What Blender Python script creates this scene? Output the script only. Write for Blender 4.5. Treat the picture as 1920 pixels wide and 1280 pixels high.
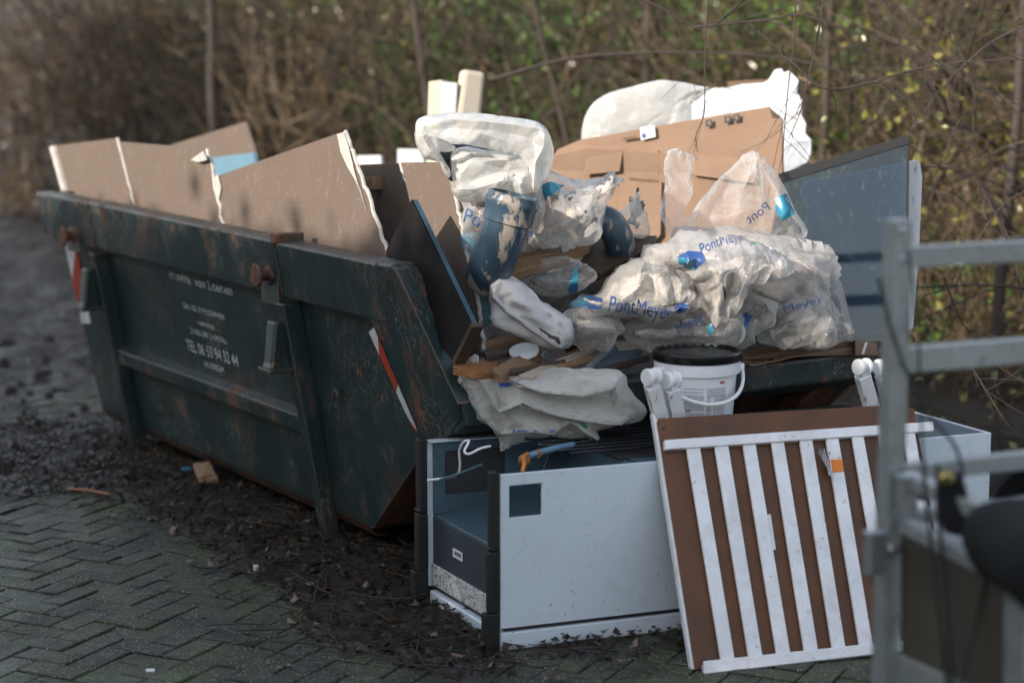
import bpy, bmesh, math, random
import numpy as np
from mathutils import Vector, Matrix
from mathutils.bvhtree import BVHTree
from mathutils.geometry import delaunay_2d_cdt
R=math.radians
scene=bpy.context.scene
for o in list(bpy.data.objects): bpy.data.objects.remove(o)
col=scene.collection
# ------------------------------------------------------------------ camera
FPX=3850.0; CAMH=2.0; PITCH=math.atan(610/FPX)
cd=bpy.data.cameras.new('camera'); cam=bpy.data.objects.new('camera',cd); col.objects.link(cam)
cam.location=(0,0,CAMH); cam.rotation_euler=(math.pi/2-PITCH,0,0)
cd.sensor_width=36; cd.lens=FPX/1920*36; cd.clip_start=.05; cd.clip_end=3000
cd.dof.use_dof=True; cd.dof.focus_distance=7.05; cd.dof.aperture_fstop=1.5; cd.dof.aperture_blades=9
scene.camera=cam
# ------------------------------------------------------------------ sky, sun, exposure
SUN_AZ=Vector((-0.72,-0.69,0)).normalized(); SUN_EL=R(23)
w=bpy.data.worlds.new('World'); scene.world=w; w.use_nodes=True
nt=w.node_tree; nt.nodes.clear()
sk=nt.nodes.new('ShaderNodeTexSky'); sk.sky_type='NISHITA'; sk.sun_disc=False
sk.sun_elevation=SUN_EL; sk.sun_rotation=math.atan2(SUN_AZ.x,SUN_AZ.y)
bg=nt.nodes.new('ShaderNodeBackground'); bg.inputs['Strength'].default_value=.15
wo=nt.nodes.new('ShaderNodeOutputWorld'); hs=nt.nodes.new('ShaderNodeHueSaturation'); hs.inputs['Saturation'].default_value=.50; nt.links.new(sk.outputs[0],hs.inputs['Color']); nt.links.new(hs.outputs[0],bg.inputs[0]); nt.links.new(bg.outputs[0],wo.inputs[0])
sd=bpy.data.lights.new('sun','SUN'); sd.energy=3.0; sd.angle=R(.6); sd.color=(1,.90,.78)
so=bpy.data.objects.new('sun',sd); col.objects.link(so)
sv=Vector((SUN_AZ.x*math.cos(SUN_EL),SUN_AZ.y*math.cos(SUN_EL),math.sin(SUN_EL)))
so.rotation_euler=sv.to_track_quat('Z','Y').to_euler(); so.location=sv*30
vs=scene.view_settings; vs.view_transform='Standard'; vs.look='None'; vs.exposure=1.22; vs.gamma=1; vs.use_curve_mapping=False
scene.cycles.max_bounces=8; scene.cycles.transparent_max_bounces=16; scene.cycles.transmission_bounces=6
# ------------------------------------------------------------------ geometry helpers
CAM=np.array([0,0,CAMH]); cp,sp=math.cos(PITCH),math.sin(PITCH)
def ray(u,v):
    x=(u-960)/FPX; y=-(v-640)/FPX
    return np.array([x,cp+y*sp,-sp+y*cp])
def PZ(u,v,z=0): d=ray(u,v); return CAM+d*((z-CAMH)/d[2])
def PY(u,v,Y): d=ray(u,v); return CAM+d*(Y/d[1])
def PN(u,v,P,n): d=ray(u,v); n=np.array(n,float); return CAM+d*(np.dot(np.array(P)-CAM,n)/np.dot(d,n))
LX=np.array([-2440,3850,0.]);LX/=np.linalg.norm(LX); SX=np.array([LX[1],-LX[0],0.]); ZU=np.array([0,0,1.])
FOOT=PZ(632,1003,0); KL=.168
def K(s,t,z): return FOOT+LX*s+SX*t+ZU*z          # skip frame: s along, t across, z up
def KS(s,z,out=0): return K(s,-KL*z-out,z)        # on the leaning near side
def PS(u,v,s): return PN(u,v,K(s,0,0),LX)         # point at distance s along the skip
def PT(u,v,t,lean=0): return PN(u,v,K(0,t,1.2),SX+ZU*lean)
def PSIDE(u,v):
    q=PN(u,v,FOOT,SX+ZU*KL)-FOOT; return float(q@LX),float(q[2])
class MB:
    def __init__(s): s.v=[];s.f=[]
    def add(s,vs,fs):
        b=len(s.v); s.v+= [tuple(map(float,v)) for v in vs]; s.f+=[tuple(b+i for i in f) for f in fs]; return s
    def box(s,c,ax,ay,az):  # centre + half vectors
        c,ax,ay,az=map(np.array,(c,ax,ay,az))
        vs=[c+ax*i+ay*j+az*k for k in(-1,1) for j in(-1,1) for i in(-1,1)]
        return s.add(vs,[(0,2,3,1),(4,5,7,6),(0,1,5,4),(2,6,7,3),(0,4,6,2),(1,3,7,5)])
    def bar(s,a,b,w,h,up=(0,0,1)):
        a,b,up=map(np.array,(a,b,up)); d=b-a; l=np.linalg.norm(d); d=d/l
        sdv=np.cross(d,up); sdv/=np.linalg.norm(sdv); u2=np.cross(sdv,d)
        return s.box((a+b)/2,d*l/2,sdv*w/2,u2*h/2)
    def prism(s,pts,off):
        pts=[np.array(p) for p in pts]; off=np.array(off); n=len(pts)
        fs=[tuple(range(n)),tuple(range(2*n-1,n-1,-1))]+[(i,i+n,(i+1)%n+n,(i+1)%n) for i in range(n)]
        return s.add(pts+[p+off for p in pts],fs)
    def tube(s,pts,r,n=8,cap=True):
        pts=np.array(pts,float); m=len(pts); r=np.ones(m)*r
        tan=np.gradient(pts,axis=0); tan/=np.linalg.norm(tan,axis=1)[:,None]+1e-9
        ref=np.array([0,0,1.]) if abs(tan[:,2]).mean()<.8 else np.array([1.,0,0])
        a=np.cross(tan,ref); a/=np.linalg.norm(a,axis=1)[:,None]+1e-9; b=np.cross(tan,a)
        th=np.arange(n)*2*math.pi/n
        V=(pts[:,None]+r[:,None,None]*(a[:,None]*np.cos(th)[None,:,None]+b[:,None]*np.sin(th)[None,:,None])).reshape(-1,3)
        fs=[(i*n+j,i*n+(j+1)%n,(i+1)*n+(j+1)%n,(i+1)*n+j) for i in range(m-1) for j in range(n)]
        if cap: fs+=[tuple(range(n-1,-1,-1)),tuple((m-1)*n+j for j in range(n))]
        return s.add(V,fs)
    def cyl(s,a,b,r,r2=None,n=24):
        return s.tube([a,b],np.array([r,r if r2 is None else r2]),n)
    def lathe(s,c,prof,n=40,ax=(0,0,1)):
        ax=np.array(ax,float); ax/=np.linalg.norm(ax); x=np.cross(ax,[0,1,0.3]); x/=np.linalg.norm(x); y=np.cross(ax,x); c=np.array(c)
        V=[c+ax*h+(x*math.cos(t)+y*math.sin(t))*r for r,h in prof for t in np.arange(n)*2*math.pi/n]
        fs=[(i*n+j,i*n+(j+1)%n,(i+1)*n+(j+1)%n,(i+1)*n+j) for i in range(len(prof)-1) for j in range(n)]
        return s.add(V,fs)
def props(o,label=None,cat=None,group=None,kind=None):
    if label:o['label']=label
    if cat:o['category']=cat
    if group:o['group']=group
    if kind:o['kind']=kind
    return o
def wbase(o):
    b=np.zeros(3)
    while o: b+=np.array(o.location); o=o.parent
    return b
def thing(name,label,cat,base,group=None):
    o=bpy.data.objects.new(name,None); o.empty_display_size=.1; col.objects.link(o); o.location=tuple(map(float,base)); return props(o,label,cat,group)
def mk(name,mb,m,parent=None,base=None,smooth=False,bevel=0,label=None,cat=None,group=None,kind=None,norm=True):
    v=np.array(mb.v); b=wbase(parent) if parent else (np.array(base) if base is not None else np.array([v[:,0].mean(),v[:,1].mean(),v[:,2].min()]))
    me=bpy.data.meshes.new(name); me.from_pydata([tuple(x) for x in (v-b)],[],mb.f); me.update()
    if norm:
        bm=bmesh.new(); bm.from_mesh(me); bmesh.ops.recalc_face_normals(bm,faces=bm.faces); bm.to_mesh(me); bm.free()
    if smooth: me.shade_smooth()
    me.materials.append(m)
    o=bpy.data.objects.new(name,me); col.objects.link(o)
    if parent: o.parent=parent
    else: o.location=tuple(map(float,b))
    if bevel:
        md=o.modifiers.new('bevel','BEVEL'); md.width=bevel; md.segments=2; md.limit_method='ANGLE'; md.angle_limit=R(35)
    return props(o,label,cat,group,kind)
def smooth_angle(o,a=35):
    me=o.data; me.shade_smooth()
    try: me.set_sharp_from_angle(angle=R(a))
    except Exception: pass
# ------------------------------------------------------------------ materials
def ramp(nt,fac,stops,interp='LINEAR'):
    r=nt.nodes.new('ShaderNodeValToRGB'); cr=r.color_ramp; cr.interpolation=interp
    while len(cr.elements)<len(stops): cr.elements.new(.5)
    for e,(p,c) in zip(cr.elements,stops):
        e.position=p; e.color=(c,c,c,1) if isinstance(c,(int,float)) else (*c,1)
    nt.links.new(fac,r.inputs[0]); return r.outputs[0]
class M:
    def __init__(s,name,rough=.6,metal=0,spec=.5,coat=0):
        s.m=bpy.data.materials.new(name); s.m.use_nodes=True; s.t=s.m.node_tree; s.b=s.t.nodes['Principled BSDF']
        s.b.inputs['Roughness'].default_value=rough; s.b.inputs['Metallic'].default_value=metal
        s.b.inputs['Specular IOR Level'].default_value=spec; s.b.inputs['Coat Weight'].default_value=coat
        s.tc=s.t.nodes.new('ShaderNodeTexCoord').outputs['Object']
    def co(s,scale=(1,1,1),rot=(0,0,0),loc=(0,0,0)):
        m=s.t.nodes.new('ShaderNodeMapping'); m.inputs['Scale'].default_value=scale; m.inputs['Rotation'].default_value=rot; m.inputs['Location'].default_value=loc
        s.t.links.new(s.tc,m.inputs[0]); return m.outputs[0]
    def noise(s,scale,det=6,rough=.6,vec=None,dist=0,o='Fac'):
        n=s.t.nodes.new('ShaderNodeTexNoise'); n.inputs['Scale'].default_value=scale; n.inputs['Detail'].default_value=det; n.inputs['Roughness'].default_value=rough; n.inputs['Distortion'].default_value=dist
        s.t.links.new(vec or s.tc,n.inputs['Vector']); return n.outputs[o]
    def vor(s,scale,feat='F1',vec=None,o='Distance',rnd=1):
        n=s.t.nodes.new('ShaderNodeTexVoronoi'); n.feature=feat; n.inputs['Scale'].default_value=scale; n.inputs['Randomness'].default_value=rnd
        s.t.links.new(vec or s.tc,n.inputs['Vector']); return n.outputs[o]
    def ramp(s,fac,stops,interp='LINEAR'): return ramp(s.t,fac,stops,interp)
    def mix(s,fac,a,b,mode='MIX'):
        n=s.t.nodes.new('ShaderNodeMix'); n.data_type='RGBA'; n.blend_type=mode
        for k,i in ((fac,0),(a,6),(b,7)):
            if isinstance(k,(int,float)): n.inputs[i].default_value=k if i==0 else (k,k,k,1)
            elif isinstance(k,tuple): n.inputs[i].default_value=(*k,1)
            else: s.t.links.new(k,n.inputs[i])
        return n.outputs[2]
    def math(s,op,a,b=0,clamp=False):
        n=s.t.nodes.new('ShaderNodeMath'); n.operation=op; n.use_clamp=clamp
        for i,k in enumerate((a,b)):
            if isinstance(k,(int,float)): n.inputs[i].default_value=k
            else: s.t.links.new(k,n.inputs[i])
        return n.outputs[0]
    def z(s,vec=None,ax='Z'):
        n=s.t.nodes.new('ShaderNodeSeparateXYZ'); s.t.links.new(vec or s.tc,n.inputs[0]); return n.outputs[ax]
    def set(s,name,val):
        i=s.b.inputs[name]
        if isinstance(val,tuple): i.default_value=(*val,1) if len(val)==3 else val
        elif isinstance(val,(int,float)): i.default_value=val
        else: s.t.links.new(val,i)
        return s
    def bump(s,h,strength=.3,dist=.01,nrm=None):
        n=s.t.nodes.new('ShaderNodeBump'); n.inputs['Strength'].default_value=strength; n.inputs['Distance'].default_value=dist
        s.t.links.new(h,n.inputs['Height'])
        if nrm is not None: s.t.links.new(nrm,n.inputs['Normal'])
        s.t.links.new(n.outputs[0],s.b.inputs['Normal']); return n.outputs[0]
    def edge(s,rad=.012):   # worn edges
        bv=s.t.nodes.new('ShaderNodeBevel'); bv.samples=4; bv.inputs['Radius'].default_value=rad
        g=s.t.nodes.new('ShaderNodeNewGeometry'); d=s.t.nodes.new('ShaderNodeVectorMath'); d.operation='DOT_PRODUCT'
        s.t.links.new(bv.outputs[0],d.inputs[0]); s.t.links.new(g.outputs['Normal'],d.inputs[1])
        return s.math('SUBTRACT',1,d.outputs['Value'],True)
def plain(name,c,rough=.5,metal=0,var=.15,ns=6,bump=.1,bs=60,c2=None,coat=0,dist=.004):
    m=M(name,rough,metal,coat=coat); c2=c2 or tuple(x*(1-var) for x in c); m.set('Specular IOR Level',.2 if ('phenolic' in name or 'rubber' in name) else .5)
    m.set('Base Color',m.mix(m.ramp(m.noise(ns,8,.65),[(.3,0),(.7,1)]),c,c2))
    m.set('Roughness',m.ramp(m.noise(ns*2.3,5),[(.2,max(rough-.12,.03)),(.8,min(rough+.12,1))]))
    if bump: m.bump(m.noise(bs,5),bump,dist)
    return m.m
def dirty(name,c,dirt,amt=.5,rough=.5,ns=5,spk=200,spa=.62,metal=0,bump=.1):
    m=M(name,rough,metal)
    a=m.ramp(m.noise(ns,10,.7,dist=.6),[(.5-amt*.2,0),(.78,1)])
    k=m.ramp(m.noise(spk,3,.5),[(spa,0),(spa+.06,1)])
    c1=m.mix(m.math('MULTIPLY',a,amt),c,dirt); m.set('Base Color',m.mix(m.math('MULTIPLY',k,.8),c1,dirt))
    m.set('Roughness',m.ramp(m.noise(ns*3,5),[(.2,max(rough-.15,.03)),(.8,min(rough+.15,1))]))
    m.bump(m.noise(spk*.4,5),bump,.003); return m.m
# skip steel
def steel(name,rusty=.5,base=(.010,.023,.024),edge=True):
    m=M(name,.42)
    n1=m.noise(2.2,10,.7,dist=.8); n2=m.noise(9,10,.75,vec=m.co((1,1,.32)),dist=.3); n3=m.noise(45,6,.7)
    g=m.mix(m.ramp(n1,[(.35,0),(.65,1)]),base,tuple(x*1.55 for x in base))
    g=m.mix(m.ramp(m.noise(30,8,.75,vec=m.co((1,1,.12))),[(.55,0),(.8,.45)]),g,(.09,.14,.145))   # pale vertical scuffs
    rm=m.math('ADD',m.math('MULTIPLY',n1,.6),m.math('MULTIPLY',n2,.62))
    rm=m.ramp(rm,[(.80-.20*rusty,0),(.90-.20*rusty,1)])
    rc=m.mix(m.ramp(n3,[(.35,0),(.62,1)]),(.028,.014,.010),(.20,.068,.028))
    c=m.mix(m.math('MULTIPLY',rm,.85),g,rc)
    sc=m.ramp(m.noise(16,2,.4,vec=m.co((1,1,.4)),dist=3),[(.485,0),(.5,1),(.515,0)])
    s2=m.ramp(m.noise(9,1,.3,vec=m.co((1,1,1),rot=(.7,.4,.9)),dist=5),[(.492,0),(.5,1),(.508,0)])
    sc=m.math('MULTIPLY',m.math('ADD',sc,s2,True),m.ramp(m.noise(2.6,4,.6),[(.46,0),(.58,1)]))
    pk=m.ramp(m.noise(75,3,.6),[(.68,0),(.72,1)]); c=m.mix(m.math('MULTIPLY',pk,m.ramp(m.noise(4,4,.6,vec=m.co(loc=(5,2,1))),[(.45,0),(.65,.9)])),c,(.26,.20,.16))
    c=m.mix(m.math('MULTIPLY',sc,.85),c,m.mix(m.ramp(m.noise(7,2),[(.4,0),(.6,1)]),(.36,.12,.045),(.30,.30,.28)))
    if edge:
        e=m.ramp(m.math('MULTIPLY',m.edge(.014),m.math('ADD',n3,n2)),[(.04,0),(.16,1)])
        c=m.mix(m.math('MULTIPLY',e,.8),c,(.17,.09,.06))
    m.set('Base Color',c); m.set('Roughness',m.mix(rm,m.ramp(n2,[(.3,.3),(.7,.5)]),(.8,.8,.8)))
    m.bump(m.math('ADD',m.math('MULTIPLY',n3,.3),m.math('ADD',m.math('MULTIPLY',rm,.4),m.noise(3,2))),.35,.012)
    return m.m
mt_steel=steel('green_painted_steel',.5); mt_rim=steel('worn_green_steel',.8); mt_rust=steel('rusty_steel',1.5,edge=False)
def board(name,c=(.15,.113,.09)):
    m=M(name,.85,spec=.25)
    f=m.noise(300,3,.6,vec=m.co((1,1,.25))); g=m.noise(2.5,8,.6)
    cc=m.mix(m.ramp(g,[(.3,0),(.75,1)]),c,tuple(x*.86 for x in c))
    cc=m.mix(m.ramp(f,[(.4,0),(.75,.35)]),cc,tuple(x*.7 for x in c))
    st=m.ramp(m.noise(7,6,.65,dist=1.2),[(.64,0),(.70,1)]); cc=m.mix(m.math('MULTIPLY',st,.35),cc,(.11,.08,.062))
    sc=m.ramp(m.noise(3,2,.5,dist=4),[(.493,0),(.5,.35),(.507,0)]); cc=m.mix(sc,cc,(.34,.29,.25))
    m.set('Base Color',cc); m.bump(f,.12,.002); return m.m
mt_board=board('plasterboard_paper')
mt_board2=board('pale_plasterboard_paper',(.40,.33,.27))
mt_gyp=plain('gypsum_core',(.55,.52,.48),.9,var=.4,ns=30,bump=.8,bs=120)
def card(name,c=(.27,.178,.122)):
    m=M(name,.8,spec=.2)
    g=m.noise(3,8,.65); fl=m.noise(1,2,vec=m.co((150,150,2)))
    cc=m.mix(m.ramp(g,[(.3,0),(.7,1)]),c,tuple(x*.72 for x in c))
    st=m.ramp(m.noise(5,7,.7,dist=.8),[(.6,0),(.72,1)]); cc=m.mix(m.math('MULTIPLY',st,.5),cc,(.12,.075,.045))
    m.set('Base Color',cc); m.bump(m.math('ADD',m.math('MULTIPLY',fl,.3),m.noise(9,4)),.5,.006); return m.m
mt_card=card('corrugated_cardboard'); mt_card2=card('wet_cardboard',(.17,.11,.07))
def wood(name,c1,c2,sc=1,ax=(1,12,12),rough=.65,knot=True):
    m=M(name,rough,spec=.3); v=m.co(tuple(a*sc for a in ax))
    g=m.noise(3,8,.65,vec=v,dist=1.2); wv=m.noise(22,4,.6,vec=v)
    cc=m.mix(m.ramp(g,[(.3,0),(.7,1)]),c1,c2); cc=m.mix(m.ramp(wv,[(.45,0),(.7,.5)]),cc,tuple(x*.45 for x in c2))
    st=m.ramp(m.noise(6,6,.7),[(.55,0),(.7,1)]); cc=m.mix(m.math('MULTIPLY',st,.45),cc,tuple(x*.3 for x in c2))
    m.set('Base Color',cc); m.bump(m.math('ADD',g,wv),.5,.003); return m.m
mt_pine=wood('weathered_pine',(.34,.21,.12),(.17,.10,.055),sc=1.5); mt_orange=wood('fresh_split_wood',(.42,.19,.07),(.19,.08,.035),sc=1.6); mt_dark=wood('dark_wet_wood',(.09,.055,.035),(.045,.03,.02))
mt_ply=plain('brown_phenolic_board',(.008,.006,.006),.75,var=.3,ns=4,bump=.1)
mt_teal=plain('blue_laminate_edge',(.03,.085,.125),.5,var=.3)
mt_bluefoam=plain('blue_insulation_foam',(.12,.23,.30),.7,var=.2,ns=5)
def foam(name,c=(.60,.61,.63),dark=True):
    m=M(name,.75,spec=.3)
    v=m.vor(220); cc=m.mix(m.ramp(v,[(0,0),(.7,1)]),c,tuple(x*.93 for x in c))
    if dark:
        d=m.math('MULTIPLY',m.ramp(m.noise(60,4,.6,vec=m.co((1,1,.3))),[(.58,0),(.68,1)]),m.ramp(m.noise(4,4),[(.42,0),(.7,1)]))
        cc=m.mix(m.math('MULTIPLY',d,.7),cc,(.14,.13,.12))
    m.set('Base Color',cc); m.bump(v,.5,.003); return m.m
mt_foam=foam('polystyrene_foam',dark=False); mt_foamd=foam('mouldy_polystyrene')
mt_cream=plain('cream_foam',(.50,.44,.35),.8,var=.1)
mt_white=plain('white_plastic',(.74,.75,.76),.35,var=.06)
mt_lid=plain('black_lid_plastic',(.006,.007,.008),.22,var=.2,bump=.05)
mt_black=plain('black_plastic',(.005,.006,.007),.55,var=.3)
mt_red=plain('red_reflective_tape',(.42,.05,.02),.4,var=.25,ns=9); mt_wtape=dirty('white_reflective_tape',(.62,.63,.62),(.2,.2,.2),.6,.4,ns=14)
mt_galv=dirty('galvanised_steel',(.30,.33,.33),(.12,.13,.13),.8,.4,ns=6,spk=60,metal=.35)
mt_rubber=plain('black_rubber',(.004,.005,.006),.8,var=.3,bump=.3,bs=40)
mt_gblack=plain('glossy_black_wire',(.012,.013,.014),.22,bump=0)
mt_rope=plain('black_rope',(.012,.012,.013),.8)
mt_fr=None
def fridge_mat():
    m=M('white_enamel_panel',.28,coat=.2)
    c=(.58,.65,.72)
    sp=m.ramp(m.noise(75,4,.6,vec=m.co((1,1,.55))),[(.66,0),(.70,1)])
    zz=m.math('MULTIPLY',m.z(),1.0); grad=m.ramp(m.math('ADD',zz,m.math('MULTIPLY',m.noise(5,4),.25)),[(.10,1),(.5,.22)])
    k=m.math('MULTIPLY',sp,grad)
    sm=m.ramp(m.noise(2.4,7,.6,dist=.5),[(.4,0),(.8,.3)])
    cc=m.mix(sm,c,(.42,.45,.47)); dr=m.ramp(m.noise(9,7,.7,vec=m.co((1,1,.12))),[(.56,0),(.78,.30)]); cc=m.mix(dr,cc,(.30,.31,.31)); sf=m.ramp(m.noise(7,2,.4,dist=4),[(.492,0),(.5,.5),(.508,0)]); cc=m.mix(m.math('MULTIPLY',sf,m.ramp(m.noise(3,2),[(.5,0),(.6,1)])),cc,(.3,.3,.3)); sp2=m.ramp(m.noise(130,3,.6),[(.70,0),(.73,1)]); cc=m.mix(m.math('MULTIPLY',sp2,.6),cc,(.09,.08,.07)); m.set('Base Color',m.mix(k,cc,(.05,.045,.035)))
    m.set('Roughness',m.ramp(m.noise(6,6,.7),[(.3,.2),(.7,.42)])); return m.m
mt_fr=fridge_mat()
mt_frin=dirty('grey_blue_sheet_steel',(.06,.105,.14),(.03,.035,.035),.5,.35,ns=5,spk=120)
mt_frdark=dirty('dark_grey_panel',(.030,.044,.055),(.03,.03,.03),.5,.5,ns=5,spk=150,spa=.66)
mt_frspk=dirty('mud_spattered_white_panel',(.62,.63,.62),(.05,.045,.04),.35,.5,ns=6,spk=110,spa=.52)
def chip(name,c=(.74,.75,.77)):
    m=M(name,.45)
    v=m.co((1.6,1.6,.4)); n=m.noise(38,6,.7,vec=v,dist=.5)
    k=m.math('MULTIPLY',m.ramp(n,[(.60,0),(.62,1)]),1.0); d=m.ramp(m.noise(9,6,.7),[(.4,0),(.75,.35)])
    cc=m.mix(d,c,(.45,.43,.4)); m.set('Base Color',m.mix(k,cc,(.16,.11,.08))); m.bump(m.ramp(n,[(.58,1),(.63,0)]),.4,.002); return m.m
mt_chip=chip('chipped_white_paint')
mt_wpaint=dirty('white_painted_wood',(.74,.75,.78),(.30,.27,.23),.45,.42,ns=9,spk=60,spa=.68)
mt_brown=M('brown_hardboard',.45); mt_brown.set('Base Color',mt_brown.mix(mt_brown.ramp(mt_brown.noise(60,6,.8),[(.55,0),(.75,.5)]),mt_brown.mix(mt_brown.ramp(mt_brown.noise(3,9,.75,dist=.6),[(.3,0),(.7,1)]),(.14,.048,.012),(.05,.023,.009)),(.03,.02,.014)))
mt_brown.bump(mt_brown.noise(150,4),.12,.002); mt_brown=mt_brown.m
mt_blue=plain('blue_print',(.03,.08,.24),.4,var=.1,bump=0); mt_cyan=plain('cyan_print',(.02,.20,.30),.4,var=.1,bump=0); mt_green=plain('green_print',(.03,.3,.2),.4,bump=0)
mt_ink=plain('black_print',(.03,.03,.035),.6,bump=0)
mt_stick=plain('white_sticker',(.72,.73,.74),.5,var=.05,bump=0)
mt_orangetape=plain('orange_tape',(.75,.21,.02),.4,var=.15)
mt_tin=plain('zinc_screws',(.42,.45,.48),.3,metal=.8)
def grubby_pipe():
    m=M('blue_grey_pipe_with_plaster',.38)
    n=m.noise(7,9,.72,vec=m.co((1.3,1.3,.6)),dist=.4)
    k=m.ramp(n,[(.53,0),(.56,1)]); cc=m.mix(m.noise(6,7,.7),(.022,.045,.07),(.05,.085,.12))
    cc=m.mix(k,cc,m.mix(m.noise(60,4),(.36,.31,.26),(.24,.2,.17))); m.set('Base Color',cc); m.set('Roughness',m.mix(k,(.3,.3,.3),(.9,.9,.9))); m.bump(k,.4,.003); return m.m
mt_pipe=grubby_pipe()
# plastic film of the rubble bags: thin, milky, lets the contents show through
def film(name,c=(.80,.79,.77),alpha=.5,tr=.45,rough=.17,grime=.3,bs=.27):
    m=M(name,rough,spec=.6); t=m.t
    g=m.ramp(m.noise(5,8,.7,dist=.6),[(.45,0),(.8,1)]); cc=m.mix(m.math('MULTIPLY',g,grime),c,(.36,.32,.28))
    m.set('Base Color',cc)
    wp=m.mix(.06,m.tc,m.noise(8,3,o='Color')); e1=m.ramp(m.vor(17,'DISTANCE_TO_EDGE',vec=wp),[(0,0),(.16,1)]); e2=m.ramp(m.vor(42,'DISTANCE_TO_EDGE',vec=wp),[(0,0),(.2,1)]); nb=m.bump(m.math('ADD',e1,m.math('ADD',m.math('MULTIPLY',e2,.4),m.math('MULTIPLY',m.noise(30,4),.8))),bs,.006)
    tl=t.nodes.new('ShaderNodeBsdfTranslucent'); t.links.new(cc,tl.inputs[0]); t.links.new(nb,tl.inputs['Normal'])
    mx=t.nodes.new('ShaderNodeMixShader'); mx.inputs[0].default_value=tr; t.links.new(m.b.outputs[0],mx.inputs[1]); t.links.new(tl.outputs[0],mx.inputs[2])
    tp=t.nodes.new('ShaderNodeBsdfTransparent'); lw=t.nodes.new('ShaderNodeLayerWeight'); lw.inputs[0].default_value=.35; t.links.new(nb,lw.inputs['Normal'])
    f=m.math('ADD',m.math('MULTIPLY',lw.outputs['Facing'],.75),m.math('ADD',m.math('MULTIPLY',m.noise(11,6,.7,dist=1),.35),alpha-.3),True)
    mx2=t.nodes.new('ShaderNodeMixShader'); t.links.new(f,mx2.inputs[0]); t.links.new(tp.outputs[0],mx2.inputs[1]); t.links.new(mx.outputs[0],mx2.inputs[2])
    out=[n for n in t.nodes if n.type=='OUTPUT_MATERIAL'][0]; t.links.new(mx2.outputs[0],out.inputs[0]); return m.m
mt_film=film('milky_plastic_film',(.80,.78,.76),alpha=.38); mt_filmc=film('clear_dirty_film',(.80,.78,.75),alpha=.23,tr=.3,rough=.15,grime=.5); mt_filmw=film('white_plastic_film',(.74,.73,.70),alpha=.60,tr=.32,grime=.06,bs=.22)
mt_filmg=film('greyish_plastic_sheet',(.76,.75,.71),alpha=.46,tr=.3,rough=.17,grime=.5,bs=.25); mt_thin=film('thin_clear_film',(.85,.84,.82),alpha=.22,tr=.45,rough=.16,grime=.15)
def rubble(name,pal):
    m=M(name,.8)
    v=m.vor(20,o='Color'); s=m.t.nodes.new('ShaderNodeSeparateColor'); m.t.links.new(v,s.inputs[0])
    cc=m.ramp(s.outputs[0],[(i/len(pal),c) for i,c in enumerate(pal)],'CONSTANT')
    cc=m.mix(.45,cc,m.mix(m.noise(14,7,.7),pal[0],pal[-1])); cc=m.mix(m.ramp(m.noise(5.5,4,.6),[(.40,0),(.56,.9)]),cc,pal[1]); m.set('Base Color',cc); m.bump(m.math('ADD',m.vor(20),m.noise(30,5)),.4,.012); return m.m
mt_rub=rubble('grey_beige_rubble',[(.50,.43,.37),(.15,.145,.14),(.64,.55,.47),(.28,.29,.30),(.50,.32,.25),(.72,.67,.61)])
mt_rubd=rubble('dark_rubble',[(.16,.155,.155),(.07,.07,.075),(.34,.27,.23),(.18,.20,.22),(.38,.34,.30)])
# ------------------------------------------------------------------ ground
rng=np.random.default_rng(7)
_lat=rng.random((256,256))
def vn(x,y):
    xi=np.floor(x).astype(int); yi=np.floor(y).astype(int); fx=x-xi; fy=y-yi; fx=fx*fx*(3-2*fx); fy=fy*fy*(3-2*fy)
    g=lambda a,b:_lat[a%256,b%256]
    return (g(xi,yi)*(1-fx)+g(xi+1,yi)*fx)*(1-fy)+(g(xi,yi+1)*(1-fx)+g(xi+1,yi+1)*fx)*fy
def fbm(x,y,o=5,l=2.1,g=.5):
    s=0;a=1;t=0
    for i in range(o): s=s+a*vn(x+i*37.3,y+i*11.7); t+=a; a*=g; x=x*l; y=y*l
    return s/t
def sstep(a,b,x): t=np.clip((x-a)/(b-a),0,1); return t*t*(3-2*t)
TH0=np.array([3.3,9.6]); THD=np.array([-.606,.795]); THN=np.array([.795,.606])
def bankq(x,y): return (x-TH0[0])*THN[0]+(y-TH0[1])*THN[1]
def bank(x,y): q=bankq(x,y); return sstep(.3,9,q)*3.6+sstep(9,40,q)*3
edge_px=[(-400,935),(0,915),(120,928),(300,975),(400,1040),(480,1110),(600,1180),(720,1222),(860,1262),(1000,1225),(1250,1190),(1500,1160),(2100,1080)]
EP=np.array([PZ(*p)[:2] for p in edge_px])
def mudz(x,y):
    d=y-np.interp(x,EP[:,0],EP[:,1]); d=d+(fbm(x*2.2,y*2.2,4)-.5)*.7
    return -.03+.042*sstep(-.22,.35,d)+(fbm(x*6,y*6,5,g=.6)-.5)*.085*sstep(-.2,.5,d)+(fbm(x*.7,y*.7,3)-.5)*.06*sstep(.3,2,d)+(fbm(x*3.1+4,y*3.1,4)-.5)*.16*sstep(9.2,11.5,y)*sstep(.3,1,d)
def grid(x0,x1,y0,y1,h,zf):
    xs=np.arange(x0,x1+h/2,h); ys=np.arange(y0,y1+h/2,h); X,Y=np.meshgrid(xs,ys); Z=zf(X,Y); n=len(xs); m=len(ys)
    V=np.stack([X,Y,Z],-1).reshape(-1,3); i=(np.arange(m-1)[:,None]*n+np.arange(n-1)[None]).reshape(-1)
    F=np.stack([i,i+1,i+1+n,i+n],-1); b=MB(); b.v=V.tolist(); b.f=[tuple(f) for f in F.tolist()]; return b
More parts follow.
